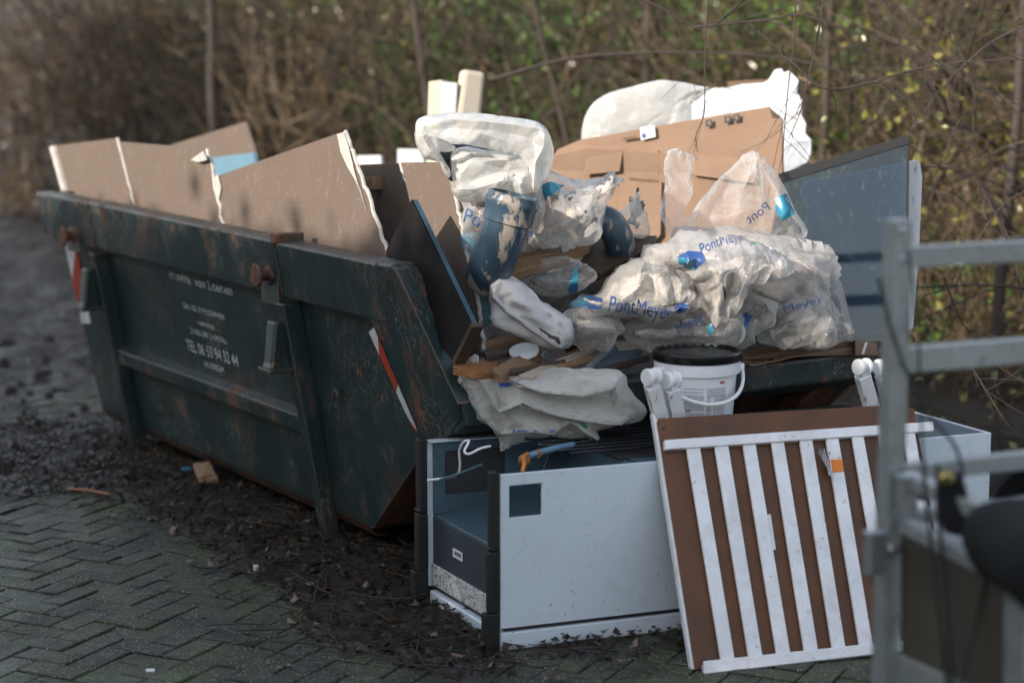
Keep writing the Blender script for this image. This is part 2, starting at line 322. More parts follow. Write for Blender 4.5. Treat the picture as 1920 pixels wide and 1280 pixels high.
def mudmat(name,dry=(.030,.024,.018),wet=(.006,.005,.004)):
    m=M(name,.5); n=m.noise(2.2,10,.7); n2=m.noise(24,8,.7)
    cc=m.mix(m.ramp(n,[(.35,0),(.66,1)]),wet,dry); cc=m.mix(m.ramp(n2,[(.35,0),(.75,.6)]),cc,(.06,.045,.035))
    m.set('Base Color',cc); far='trodden' in name; m.set('Roughness',m.ramp(n,[(.42,.10 if far else .22),(.56,.5 if far else .75)])); m.bump(m.math('ADD',n2,m.noise(90 if not far else 8,5)),1,.09 if far else .035); return m.m
mt_mud=mudmat('wet_mud'); mt_soil=mudmat('soil',(.035,.028,.02),(.014,.012,.009))
mk('ground',grid(-70,70,-12,96,1.0,lambda x,y:-.07+bank(x,y)),mt_soil,base=(0,0,0),kind='structure',smooth=True)
mk('earth_bank',grid(-14,11,7,30,.25,lambda x,y:np.where(bankq(x,y)<-.6,-.09,bank(x,y)-.05+(fbm(x*1.5,y*1.5)-.5)*.25)),mt_soil,base=(0,12,-.09),kind='structure',smooth=True)
mt_mudf=mudmat('trodden_mud',(.13,.105,.085),(.035,.028,.023)); mk('mud',grid(-6.5,4.5,5.6,9.6,.04,mudz),mt_mud,base=(0,8,0),kind='structure',smooth=True)
mk('trodden_mud',grid(-6.5,4.5,9.6,15,.045,mudz),mt_mudf,base=(0,12,0),kind='structure',smooth=True)
mk('mud_far',grid(-13,-6.5,5.6,15,.25,mudz),mt_mudf,base=(-9,10,0),kind='structure',smooth=True)
mk('mud_track',grid(-13,4.5,15,22,.1,mudz),mt_mudf,base=(-9,16,0),kind='structure',smooth=True)
# herringbone concrete pavers
def pavers():
    a=.21; wv=a/2; j=.0032; ux=np.array([.437,.9]); ux/=np.linalg.norm(ux); uy=np.array([-ux[1],ux[0]]); b=MB(); rr=random.Random(3)
    for i in range(-76,77):
        for k in range(-76,77):
            c=(i-k)%4
            if c==0: x0,x1,y0,y1=i,i+2,k,k+1
            elif c==3: x0,x1,y0,y1=i,i+1,k,k+2
            else: continue
            ctr=np.array([-.8,7.4])+(ux*(x0+x1)/2+uy*(y0+y1)/2)*wv
            if not(-3.6<ctr[0]<2.6 and 4.6<ctr[1]<11.2): continue
            hx=(x1-x0)*wv/2-j; hy=(y1-y0)*wv/2-j; z=rr.uniform(-.0035,.0035); ch=.0035; tx,ty=rr.gauss(0,.0012),rr.gauss(0,.0012)
            vs=[]
            for q,(ex,zz) in enumerate(((0,-.06),(0,-ch),(ch,0))):
                for sx,sy in((-1,-1),(1,-1),(1,1),(-1,1)):
                    p=ctr+ux*sx*(hx-ex)+uy*sy*(hy-ex); vs.append((p[0],p[1],z+zz+(sx*tx+sy*ty if q else 0)))
            b.add(vs,[(0,1,5,4),(1,2,6,5),(2,3,7,6),(3,0,4,7),(4,5,9,8),(5,6,10,9),(6,7,11,10),(7,4,8,11),(8,9,10,11)])
    m=M('concrete_pavers',.6)
    sp=m.vor(115); rnd=m.vor(115,o='Color'); s=m.t.nodes.new('ShaderNodeSeparateColor'); m.t.links.new(rnd,s.inputs[0])
    agg=m.math('MULTIPLY',m.ramp(sp,[(.22,1),(.36,0)]),m.ramp(s.outputs[0],[(.62,0),(.68,1)]))
    base=m.mix(m.ramp(m.noise(5,7,.7),[(.3,0),(.7,1)]),(.021,.023,.018),(.042,.038,.030))
    base=m.mix(m.ramp(m.noise(140,5,.7),[(.35,.8),(.7,0)]),base,(.02,.02,.02))
    mo=m.noise(2.6,8,.72); cc=m.mix(m.ramp(mo,[(.42,0),(.64,.8)]),base,(.065,.085,.028))
    cc=m.mix(m.math('MULTIPLY',agg,.75),cc,m.mix(s.outputs[1],(.30,.28,.24),(.6,.57,.52)))
    m.set('Base Color',cc); m.set('Roughness',m.ramp(m.noise(3,6,.7),[(.35,.35),(.65,.75)])); m.bump(m.math('ADD',m.noise(160,4),m.math('MULTIPLY',agg,.6)),.7,.006)
    return mk('paving',b,m.m,base=(0,7,0),kind='structure',norm=False)
pavers()
mk('paving_sand_bed',grid(-4,3,4.2,11.5,.5,lambda x,y:x*0-.022),plain('mossy_joint_sand',(.02,.024,.012),.9,var=.5,ns=10),base=(0,7,-.022),kind='structure')
# ------------------------------------------------------------------ skip
W=1.80; SB=(-.33,.10); 
skip=thing('skip_container','dark green rusty open waste skip loaded with building rubble, standing in mud','skip',FOOT+LX*1+SX*.9)
def side_plate(name,poly,out,th,m,bevel=.003):
    b=MB(); b.prism([KS(s,z,out) for s,z in poly],SX*th); return mk(name,b,m,skip,bevel=bevel)
side_plate('side_panel',[(-.33,.10),(2.42,.10),(2.52,1.05),(-.80,1.05),(-1.12,.72)],0,.006,mt_steel)
# far side wall
b=MB(); b.prism([K(s,W+KL*z*.6,z) for s,z in [(-.33,.10),(2.42,.10),(2.52,1.12),(-.80,1.12),(-1.12,.74)]],-SX*.006); mk('side_panel',b,mt_steel,skip)
b=MB(); b.prism([KS(2.42,.10),KS(2.52,1.12),K(2.52,W+.12,1.12),K(2.42,W,.10)],LX*.006); mk('end_panel',b,mt_steel,skip)
b=MB(); b.prism([KS(-.33,.10),KS(-1.13,.72),K(-1.13,W,.72),K(-.33,W,.10)],LX*.006-ZU*.004); mk('end_panel',b,mt_rust,skip,label='rusty sloping loading end of the skip')
b=MB(); b.prism([KS(-.33,.10),KS(2.42,.10),K(2.42,W,.10),K(-.33,W,.10)],ZU*.005); mk('floor_panel',b,mt_rust,skip)
# rim box along near side; profile in (out, z) swept along s with slight sag
def rimbox(s0,s1,zt0,zt1,zb,out=.055,inn=-.05,m=mt_rim,name='rim',bevel=.01):
    b=MB(); p=[]
    for s,zt in((s0,zt0),(s1,zt1)):
        p+=[KS(s,zb,out),KS(s,zt,out),KS(s,zt+.004,inn),KS(s,zb+.02,inn)]
    b.add(p,[(0,1,2,3),(7,6,5,4),(0,4,5,1),(1,5,6,2),(2,6,7,3),(3,7,4,0)]); return mk(name,b,m,skip,bevel=bevel)
S_pin=PSIDE(562,560)[0]
seg=[(-.80,-.005),(.005,1.92),(1.935,2.50)]
for i,(s0,s1) in enumerate(seg): rimbox(s0+.004,s1-.004,1.165+.004*(i%2),1.165+.004*(i%2),.95,m=mt_rim)
rimbox(2.503,2.66,1.15,1.16,.96,out=.04)
# rolled lip weld strip + top clip at the joints
b=MB(); b.box(KS(-.01,1.178,.0),LX*.022,SX*.06,ZU*.018); mk('rim_clip',b,mt_rust,skip,bevel=.004)
# far rim and far end rim
b=MB(); b.bar(K(-.8,W+.1,1.13),K(2.62,W+.1,1.13),.1,.12); mk('rim',b,mt_rim,skip,bevel=.008)
b=MB(); b.bar(KS(2.58,1.10,-.06),K(2.58,W+.1,1.10),.1,.13); mk('rim',b,mt_rim,skip,bevel=.008)
# gusset at the loading end: raised plate from the rim down to the lip
gus=[(-.80,1.168),(-.90,1.172),(-.965,1.10),(-1.19,.735),(-1.165,.66),(-.93,.52),(-.86,.58),(-.69,.93),(-.66,.95)]
b=MB(); b.prism([KS(s,z,.052 if z>.9 else .02+.032*(z-.5)/.4) for s,z in gus],SX*.1)
mk('corner_gusset',b,mt_rim,skip,bevel=.012)
b=MB(); b.prism([KS(-.93,1.165,.0),KS(-1.195,.735,-.03),KS(-1.195,.735,.045),KS(-.93,1.165,.058)],-LX*.012+ZU*-.006); mk('gusset_edge',b,mt_steel,skip,bevel=.004)
# lip across the loading end
b=MB(); b.prism([KS(-1.20,.745,.03),KS(-1.20,.65,.02),KS(-1.10,.60,.02),KS(-1.09,.745,.03)],SX*(W+.14)); mk('loading_lip',b,mt_rim,skip,bevel=.01)
for t in (.45,.95,1.45):
    b=MB(); b.prism([K(-1.13,t,.62),K(-.42,t,.05),K(-.36,t,.05),K(-1.10,t,.70)],SX*.06); mk('end_rib',b,mt_rust,skip,bevel=.005)
# posts, rail
for sc in (0.0,1.96):
    b=MB(); pr=[]
    for z in (0.0,.93):
        wv=.03; d=.075 if z>.1 else .06
        pr+=[KS(sc-wv,z,0),KS(sc-wv,z,d),KS(sc+wv,z,d),KS(sc+wv,z,0)]
    b.add(pr,[(0,1,2,3),(7,6,5,4),(0,4,5,1),(1,5,6,2),(2,6,7,3),(3,7,4,0)]); mk('side_post',b,mt_rim,skip,bevel=.006)
b=MB(); b.add([KS(.03,.41,.0),KS(.03,.41,.05),KS(.03,.478,.05),KS(.03,.50,0),KS(1.93,.41,.0),KS(1.93,.41,.05),KS(1.93,.478,.05),KS(1.93,.50,0)],[(0,1,2,3),(7,6,5,4),(0,4,5,1),(1,5,6,2),(2,6,7,3),(3,7,4,0)])
mk('side_rail',b,mt_rim,skip,bevel=.006)
b=MB(); b.add([KS(-.30,.06,-.03),KS(-.30,.11,.01),KS(2.40,.11,.01),KS(2.40,.06,-.03),KS(-.3,.06,-.08),KS(2.4,.06,-.08)],[(0,1,2,3),(0,3,5,4)]); mk('bottom_rail',b,mt_rust,skip)
# lifting hook catches: box over each post with curled lip, pins through the rim
for sc in (.03,1.99):
    h=[(.02,.86,.075),(.02,.875,.10),(.05,.70,.155),(.03,.67,.15)]
    b=MB(); b.prism([KS(sc-.03,.86,.07),KS(sc-.03,.86,.105),KS(sc-.03,.70,.15),KS(sc-.03,.675,.165),KS(sc-.03,.67,.07)],LX*.075); mk('hook_catch',b,mt_steel,skip,bevel=.01)
    b=MB(); b.bar(KS(sc-.045,.672,.12),KS(sc+.065,.672,.12),.10,.016); mk('catch_lip',b,mt_rim,skip,bevel=.004)
for (u,v) in ((525,512),(158,440)):
    s_,z_=PSIDE(u,v); s_-=.02
    pin=MB(); pin.lathe(KS(s_,z_,.05),[(0,0),(.040,0),(.040,.012),(.022,.014),(.022,.050),(.042,.052),(.046,.055),(.046,.062),(.040,.067),(0,.067)],24,ax=-SX); o=mk('lifting_pin',pin,mt_rust,skip); smooth_angle(o)
    b=MB(); b.box(KS(s_-.0,.99,.058),LX*.075,SX*.004,(ZU+0*SX)*.075); mk('pin_plate',b,mt_rim,skip,bevel=.003)
# handles/hooks small
for (u,v) in ((640,745),(567,708)):
    s_,z_=PSIDE(u,v); b=MB(); b.tube([KS(s_+.02*math.cos(a),z_+.03*math.sin(a),.02+.0*a) for a in np.linspace(-.2,3.3,9)],.005,6); mk('cover_hook',b,mt_steel,skip,smooth=True)
# reflective tapes
def tape(pts_l,pts_r,cuts,cols,out):
    for i,(c0,c1) in enumerate(zip(cuts[:-1],cuts[1:])):
        l=lambda f,A:(A[0][0]+(A[1][0]-A[0][0])*f,A[0][1]+(A[1][1]-A[0][1])*f)
        q=[l(c0[0],pts_l),l(c1[0],pts_l),l(c1[1],pts_r),l(c0[1],pts_r)]
        b=MB(); b.prism([KS(PSIDE(*p)[0],PSIDE(*p)[1],out(PSIDE(*p)[1])) for p in q],-SX*.002); mk('reflective_tape',b,mt_red if cols[i] else mt_wtape,skip,label='red reflective stripe' if cols[i] else 'white reflective stripe')
tape([(718,620),(788,800)],[(728,612),(797,808)],[(0,0),(.24,.10),(.63,.55),(.90,.97),(1,1)],[0,1,0,1],lambda z:.023+.032*(z-.5)/.4)
tape([(122,452),(155,606)],[(144,456),(172,606)],[(0,0),(.47,.0),(.9,.55),(1.0,1)],[0,1,0],lambda z:.004)
b=MB(); b.prism([KS(*PSIDE(*p),.004) for p in ((160,517),(176,522),(181,556),(166,553))],-SX*.002); pl=mk('number_plate_sticker',b,mt_stick,skip,base=None)
b=MB()
for k in range(5):
    v0=522+k*6.4; b.prism([KS(*PSIDE(*p),.0065) for p in ((164+k*.9,v0),(176+k*.9,v0+3),(176.4+k*.9,v0+5),(164.4+k*.9,v0+2))],-SX*.0005)
mk('sticker_print',b,mt_ink,skip)
# painted lettering
def textmesh(s,cut=0):
    cu=bpy.data.curves.new('t','FONT'); cu.body=s; cu.size=1; cu.resolution_u=3
    o=bpy.data.objects.new('t',cu); col.objects.link(o); dg=bpy.context.evaluated_depsgraph_get(); me=bpy.data.meshes.new_from_object(o.evaluated_get(dg))
    bpy.data.objects.remove(o); bpy.data.curves.remove(cu)
    bm=bmesh.new(); bm.from_mesh(me); bpy.data.meshes.remove(me); bmesh.ops.triangulate(bm,faces=bm.faces)
    if cut:
        for _ in range(6):
            es=[e for e in bm.edges if e.calc_length()>cut]
            if not es: break
            bmesh.ops.subdivide_edges(bm,edges=es,cuts=1); bmesh.ops.triangulate(bm,faces=bm.faces)
    v=np.array([x.co for x in bm.verts]); f=[tuple(x.index for x in fc.verts) for fc in bm.faces]; bm.free()
    v[:,0]-=v[:,0].min(); return v,f
def worn(name,c,lo=.42,hi=.5,sc=28):
    m=M(name,.5); m.set('Base Color',c); t=m.t; tp=t.nodes.new('ShaderNodeBsdfTransparent'); mx=t.nodes.new('ShaderNodeMixShader')
    t.links.new(m.ramp(m.noise(sc,6,.7),[(lo,0),(hi,1)]),mx.inputs[0]); t.links.new(tp.outputs[0],mx.inputs[1]); t.links.new(m.b.outputs[0],mx.inputs[2])
    out=[n for n in t.nodes if n.type=='OUTPUT_MATERIAL'][0]; t.links.new(mx.outputs[0],out.inputs[0]); return m.m
mt_paint=worn('worn_white_lettering',(.55,.6,.6),.30,.42); mt_paint2=worn('faded_white_lettering',(.5,.55,.55),.36,.48)
def skiptext(s,pl_,pr_,hpx,m):
    v,f=textmesh(s); a=PSIDE(*pl_); b_=PSIDE(*pr_); wd=v[:,0].max(); b=MB()
    h=hpx/450*1.02
    vs=[]
    for x,y,_ in v:
        k=x/wd; vs.append(KS(a[0]+(b_[0]-a[0])*k,a[1]+(b_[1]-a[1])*k+y*h/.7,.004))
    b.add(vs,f); mk('lettering',b,m,skip,norm=False,label='white stencilled lettering')
skiptext('Hendrik',(322,522),(361,534),18,mt_paint2); skiptext('van Loenen',(368,536),(438,554),18,mt_paint2)
skiptext('GROND- EN SLOOPWERK',(346,577),(425,601),11,mt_paint2)
skiptext('HANDEL',(374,608),(406,619),8,mt_paint2)
skiptext('ZAND-GRIND-GROND',(360,624),(427,645),11,mt_paint2)
skiptext('TEL 06 53 94 32 44',(353,656),(450,687),22,mt_paint)
skiptext('HILVERSUM',(385,686),(422,699),11,mt_paint)
# shards and dirt filling the bottom of the skip
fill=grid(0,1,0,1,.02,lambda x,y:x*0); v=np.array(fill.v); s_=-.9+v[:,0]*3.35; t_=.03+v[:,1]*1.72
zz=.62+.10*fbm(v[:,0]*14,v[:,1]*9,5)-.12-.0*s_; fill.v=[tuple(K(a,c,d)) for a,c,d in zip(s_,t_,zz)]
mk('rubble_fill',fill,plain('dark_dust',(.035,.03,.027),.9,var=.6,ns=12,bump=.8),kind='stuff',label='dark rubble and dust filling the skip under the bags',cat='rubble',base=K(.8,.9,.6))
# ------------------------------------------------------------------ flat waste: boards
rb=random.Random(11)
def rough_line(a,b,amp,n):   # jagged broken edge in pixels between two corners
    a=np.array(a,float); b=np.array(b,float); d=(b-a)/np.linalg.norm(b-a); nn=np.array([-d[1],d[0]])
    return [tuple(a+(b-a)*(i+rb.uniform(-.3,.3))/n+nn*rb.uniform(-amp,amp)) for i in range(1,n)]
def slab(name,px,P,n,th,m,off=0,parent=None,bevel=.0015,**k):
    n=np.array(n,float); n=n/np.linalg.norm(n)
    if np.dot(n,CAM-np.array(P))<0: n=-n     # n towards the camera
    pts=[PN(u,v,P,n)+n*off for u,v in px]; b=MB(); b.prism(pts,-n*th); return mk(name,b,m,parent,bevel=bevel,**k)
def edge_strip(name,px,P,n,th,m,parent,w=.0015,off=0):
    """exposed core along a broken edge: thin skin just outside the slab's side"""
    n=np.array(n,float); n=n/np.linalg.norm(n)
    if np.dot(n,CAM-np.array(P))<0: n=-n
    pts=[PN(u,v,P,n) for u,v in px]; b=MB(); b.tube(pts-n*th*.5 if isinstance(pts,np.ndarray) else [p-n*th*.5 for p in pts],th*.62,6); return mk(name,b,m,parent)
def board(label,px,t,edges=(),th=.0125,lean=0,m=mt_board,group='plasterboard sheets standing in the skip'):
    P=K(0,t,1.2); n=SX+ZU*lean
    o=slab('plasterboard',px,P,n,th,m,label=label,cat='plasterboard',group=group)
    for e in edges: edge_strip('broken_edge',e,P,n,th,mt_gyp,o)
    return o
def J(a,b,amp=2.5,n=12): return [a]+rough_line(a,b,amp,n)+[b]
e1=J((218,259),(262,425),2,10); 
board('short plasterboard offcut at the far left end, white cut end showing',[(97,274),(218,259)]+e1[1:]+[(130,400)],-.085,[e1])
o=slab('plasterboard',[(92,276),(99,273),(134,400),(127,402)],K(0,-.10,1.2),SX,.02,mt_gyp,bevel=0,label='narrow white gypsum strip against the far left board end',cat='gypsum strip')
e2=J((386,279),(424,450),3,14)
board('second plasterboard from the left with a torn flap at its upper corner',[(224,266),(386,279)]+e2[1:]+[(262,425)],-.085,[e2],lean=.01)
slab('torn_paper_flap',[(357,300),(381,283),(388,300),(372,304)],K(0,-.095,1.2),SX+ZU*.1,.001,mt_gyp,parent=bpy.data.objects['plasterboard.002'] if 'plasterboard.002' in bpy.data.objects else None,bevel=0)
e3=J((645,246),(724,470),2.5,22)
b3=board('largest plasterboard rising to a tall ragged corner in the middle of the skip side',[(404,331),(645,246)]+e3[1:]+[(722,520),(424,470)],-.075,[e3])
slab('torn_paper_flap',[(633,252),(646,248),(655,275),(668,330),(690,400),(676,352),(652,312),(640,285)],K(0,-.078,1.2),SX,.001,mt_gyp,parent=b3,bevel=0,off=.003)
slab('torn_paper_flap',[(400,334),(410,328),(416,352),(411,378),(402,362)],K(0,-.078,1.2),SX,.002,mt_gyp,parent=b3,bevel=0,off=.004)
e4=J((838,304),(890,548),2.2,26)+J((890,548),(908,668),2.5,12)[1:]
b4=board('plasterboard leaning out at the loading end with an uneven white right edge',[(752,305),(838,304)]+e4[1:]+[(862,672),(800,560),(768,378)],.04,[e4],lean=-.0)
e5=J((748,306),(776,380),3,8)
board('plasterboard half hidden behind the dark panels, split from its neighbour',[(672,309),(748,306)]+e5[1:]+[(800,470),(780,520),(722,520)],.16,[e5])
slab('plasterboard',[(320,272),(460,228),(484,304),(505,400),(345,400)],K(0,.75,1.2),SX,.0125,mt_board,label='plasterboard standing at the back of the skip above the blue panel',cat='plasterboard',group='plasterboard sheets standing in the skip')
slab('insulation_sheet',[(388,297),(474,286),(494,380),(410,400)],K(0,.70,1.2),SX,.02,mt_bluefoam,label='light blue foam panel between the back boards',cat='panel')
# stack of dark panels with teal edges
DP=K(0,-.035,1.2); DN=SX-ZU*.02+LX*-.12
for i in range(3):
    d=i*.0085
    slab('dark_panel',[(771,374),(725,466),(728,520),(849,677),(883,608)],DP,DN,.0075,mt_ply if i==0 else mt_teal,off=-d,label=['front dark brown panel of the leaning stack','middle blue-edged panel of the leaning stack','rearmost blue-edged panel of the leaning stack'][i],cat='panel',group='dark panels leaning over the skip corner')
slab('wooden_edge',[(883,606),(886,613),(852,683),(848,675)],DP,DN,.042,mt_dark,off=.001,parent=bpy.data.objects['dark_panel'])
slab('blue_board',[(862,440),(896,438),(927,588),(908,614),(895,600)],PY(900,520,7.03),(-.35,-1,0),.03,mt_bluefoam,label='pale blue board standing beside the leaning plasterboard',cat='board',bevel=.006)
slab('wood_block',[(683,331),(697,331),(700,356),(686,359)],K(0,.12,1.2),SX,.05,mt_pine,label='small wooden block between two plasterboards',cat='wood block')
slab('white_block',[(668,292),(714,291),(716,330),(668,330)],PY(690,300,10.4),(-.2,-1,.1),.06,mt_foam,label='pale block on the far rim behind the plasterboard',cat='block')
slab('white_block',[(745,279),(790,280),(800,330),(745,330)],PY(770,290,10.2),(-.2,-1,.1),.08,mt_foam,label='white block on the far rim left of the open bag',cat='block')
# two tall cream offcuts and the white strip between them
Po=PY(840,200,9.0); no=(-.35,-1,.05)
slab('foam_offcut',[(803,153),(828,150),(822,400),(796,400)],Po,no,.07,mt_cream,label='shorter cream offcut standing behind the open bag',cat='offcut',group='cream offcuts standing upright',bevel=.004)
slab('foam_offcut',[(828,153),(858,156),(846,400),(822,400)],Po,(.1,-1,0),.06,mt_foam,label='white ridged offcut between the two cream ones',cat='offcut',group='cream offcuts standing upright',bevel=.004,off=.01)
slab('foam_offcut',[(866,130),(907,136),(880,400),(828,400)],Po,(.45,-1,.05),.07,mt_cream,label='tallest cream offcut, leaning right',cat='offcut',group='cream offcuts standing upright',bevel=.02,off=.03)
# ------------------------------------------------------------------ cardboard, foam, glass on the right
Pc=PS(1250,300,-.25)
nc=(-.28,-1,.10)
cb=slab('cardboard_box',[(1000,350),(1045,280),(1090,262),(1235,236),(1443,200),(1450,222),(1467,222),(1467,330),(1440,470),(1260,500),(1100,480)],Pc,nc,.02,mt_card,label='large flattened cardboard box with printed care symbols along its top flap',cat='cardboard box',bevel=.004)
slab('flap',[(1020,296),(1100,277),(1302,290),(1340,325),(1200,330),(1050,322)],Pc,(-.28,-1,-.15),.006,mt_card,off=.012,parent=cb)
slab('flap',[(1443,203),(1466,222),(1468,325),(1447,312)],Pc,(.55,-1,0),.006,mt_card,off=.008,parent=cb)
slab('flap',[(1285,290),(1420,300),(1415,345),(1300,330)],Pc,(-.28,-1,.35),.006,mt_card,off=.012,parent=cb,bevel=.001)
slab('flap',[(1047,281),(1090,263),(1235,237),(1443,201),(1441,236),(1300,258),(1100,293),(1040,302)],Pc,(-.28,-1,.32),.005,mt_card,off=.010,parent=cb,bevel=.001)
slab('folded_panel',[(1045,304),(1098,296),(1092,330),(1030,338)],Pc,(-.45,-1,.05),.005,mt_card,off=.008,parent=cb,bevel=.001)
slab('folded_panel',[(1100,296),(1168,286),(1162,322),(1094,328)],Pc,(-.20,-1,.12),.005,mt_card,off=.009,parent=cb,bevel=.001)
slab('folded_panel',[(1170,286),(1236,282),(1236,330),(1165,322)],Pc,(-.38,-1,.0),.005,mt_card,off=.010,parent=cb,bevel=.001)
slab('folded_panel',[(1165,332),(1242,340),(1240,440),(1215,470),(1160,420)],Pc,(-.33,-1,.16),.004,mt_card,off=.012,parent=cb,bevel=.001)
slab('folded_panel',[(1300,262),(1372,250),(1372,300),(1306,290)],Pc,(-.22,-1,.06),.004,mt_card,off=.007,parent=cb,bevel=.001)
slab('crease_line',[(1180,333),(1236,338),(1236,342),(1180,336)],Pc,nc,.0006,mt_card2,off=.019,parent=cb,bevel=0)  # dark strip laid along the crease between two panels
slab('sticker',[(1202,240),(1229,236),(1231,257),(1204,263)],Pc,nc,.0006,mt_stick,off=.0205,parent=cb,bevel=0)
slab('sticker_print',[(1205,251),(1213,250),(1214,259),(1206,260)],Pc,nc,.0004,mt_blue,off=.0215,parent=cb,bevel=0)
for i,(u,v) in enumerate(((1331,231),(1366,224),(1382,221))):
    slab('care_symbol',[(u-6,v-5),(u+6,v-7),(u+6,v+6),(u-6,v+8)],Pc,nc,.0004,mt_ink,off=.0195,parent=cb,bevel=0)
    slab('care_symbol',[(u-3,v-1),(u+1,v-4),(u+3,v+1),(u,v+4)],Pc,nc,.0004,mt_card,off=.0203,parent=cb,bevel=0)
slab('box_print',[(1170,259),(1196,255),(1196,260),(1170,264)],Pc,nc,.0004,mt_card2,off=.0195,parent=cb,bevel=0)
# styrofoam sheet with torn edge in a cardboard corner
Pf=PS(1420,220,.05)
fe=[(1480,132),(1498,150),(1494,172),(1505,190),(1503,215),(1512,232),(1510,250),(1522,262),(1521,288),(1514,305),(1500,312),(1480,322),(1467,335)]
slab('polystyrene_sheet',[(1180,470),(1180,330),(1210,262),(1335,166)]+rough_line((1335,166),(1450,150),3,10)+[(1453,130),(1466,128),(1470,136)]+fe+[(1440,480)],Pf,(-.15,-1,.25),.06,mt_foam,label='white polystyrene sheet with a torn right edge behind the cardboard box',cat='polystyrene',bevel=.006)
cs=slab('cardboard_corner',[(1363,146),(1420,142),(1519,140),(1521,152),(1460,150),(1380,158)],Pf,(-.1,-.6,1),.05,mt_card2,off=-.02,label='cardboard corner strip round the top of the torn polystyrene',cat='cardboard strip',bevel=.002)
slab('side_strip',[(1508,145),(1521,147),(1520,255),(1511,250)],Pf,(.1,-1,0),.05,mt_card,off=-.09,parent=cs,bevel=.002)
# glass sheet with dark rail, foam behind
Pg=PS(1640,450,-1.24); ng=np.array((-.10,-1,.12)); ng/=np.linalg.norm(ng)
mg=M('dirty_tinted_glass',.06); t_=mg.t; gl=t_.nodes.new('ShaderNodeBsdfGlossy'); gl.inputs['Roughness'].default_value=.03; tp=t_.nodes.new('ShaderNodeBsdfTransparent'); tp.inputs[0].default_value=(.36,.50,.61,1)
df=mg.b; df.inputs['Roughness'].default_value=.5; df.inputs['Base Color'].default_value=(.06,.08,.10,1)
sm=mg.ramp(mg.noise(50,7,.75,vec=mg.co((1,1,.45))),[(.55,.06),(.72,.6)]); ma=t_.nodes.new('ShaderNodeMixShader'); t_.links.new(sm,ma.inputs[0]); t_.links.new(tp.outputs[0],ma.inputs[1]); t_.links.new(df.outputs[0],ma.inputs[2])
mb_=t_.nodes.new('ShaderNodeMixShader'); fr=t_.nodes.new('ShaderNodeFresnel'); fr.inputs[0].default_value=1.5; t_.links.new(fr.outputs[0],mb_.inputs[0]); t_.links.new(ma.outputs[0],mb_.inputs[1]); t_.links.new(gl.outputs[0],mb_.inputs[2])
t_.links.new(mb_.outputs[0],[n for n in t_.nodes if n.type=='OUTPUT_MATERIAL'][0].inputs[0]); mt_glass=mg.m
gt=thing('glass_panel','tinted dirty glass panel with a black top rail leaning at the right of the skip','glass panel',PN(1640,620,Pg,ng))
slab('pane',[(1462,338),(1703,262),(1699,640),(1540,640)],Pg,ng,.006,mt_glass,parent=gt,bevel=0)
slab('top_rail',[(1460,326),(1703,253),(1706,270),(1463,344)],Pg,ng,.024,mt_black,off=.009,parent=gt,bevel=.002)
slab('side_trim',[(1700,262),(1705,262),(1701,625),(1697,625)],Pg,ng,.014,mt_black,off=.004,parent=gt,bevel=.001)
slab('polystyrene_sheet',[(1512,338),(1560,330),(1724,297),(1729,305),(1733,330),(1728,450),(1716,618),(1690,624),(1540,640),(1498,520),(1516,395),(1500,360)],Pg,ng,.045,mt_foamd,off=-.07,label='mould-specked polystyrene sheet standing behind the glass panel',cat='polystyrene',bevel=.006)
# ------------------------------------------------------------------ planks
def quad3(name,pts,off,m,label,cat,group=None,bevel=.003,parent=None):
    b=MB(); b.prism([PY(*p) for p in pts],off); return mk(name,b,m,parent,label=label,cat=cat,group=group,bevel=bevel)
quad3('wood_plank',[(945,500,7.0),(1008,450,7.28),(1112,447,7.35),(1105,461,7.22),(1063,485,7.12),(960,512,6.95)],(0.0,.03,-.03),mt_pine,'pale weathered plank under the tied bag beside the pipe','plank','planks in the rubble heap')
quad3('wood_plank',[(1112,436,7.45),(1232,442,7.5),(1230,460,7.3),(1195,476,7.3),(1125,512,7.15),(1085,500,7.2)],(0,.03,-.032),mt_dark,'dark dirty plank wedged above the printed bags','plank','planks in the rubble heap')
yo=lambda u,s=-1.2:float(PS(u,690,s)[1])
def lipz(name,pts,off,m,label,cat,group=None,**k): return quad3(name,[(u,v,yo(u)+d) for u,v,d in pts],off,m,label,cat,group,**k)
Zd=lambda h:tuple(ZU*-h)
lipz('wood_plank',[(849,686,-.06),(862,672,.08),(937,676,.16),(925,700,-.02)],Zd(.030),mt_orange,'orange-brown plank end overhanging the skip lip at the left','plank','broken planks on the skip lip')
lipz('wood_plank',[(922,690,-.05),(965,668,.1),(1012,657,.2),(1013,668,.14),(1003,680,.05),(936,704,-.1)],Zd(.026),mt_pine,'pale plank with a splintered end lying across the orange one','plank','broken planks on the skip lip')
lipz('splinter_end',[(1003,668,.08),(1016,657,.2),(1014,672,.15),(1010,682,.08),(1000,684,.03)],Zd(.02),mt_orange,None,None,parent=bpy.data.objects['wood_plank.003'])
lipz('plasterboard_offcut',[(972,702,-.14),(1132,638,.22),(1134,646,.2),(1000,706,-.16)],Zd(.012),mt_board2,'long thin plasterboard offcut pointing right over the lip','plasterboard offcut')
lipz('foam_board',[(1150,640,.18),(1208,637,.24),(1206,652,.16),(1160,655,.1)],Zd(.006),mt_cream,'grey board with a cream foam edge at the right end of the lip waste','foam board')
lipz('board_face',[(1148,648,.13),(1206,654,.15),(1200,668,.1),(1172,692,.02),(1098,686,.02)],Zd(.012),mt_frin,None,None,parent=bpy.data.objects['foam_board'])
lipz('metal_strip',[(1098,684,.0),(1142,643,.12),(1152,650,.12),(1110,688,0)],Zd(.008),mt_galv,'narrow metal strip beside the grey foam board','metal strip')
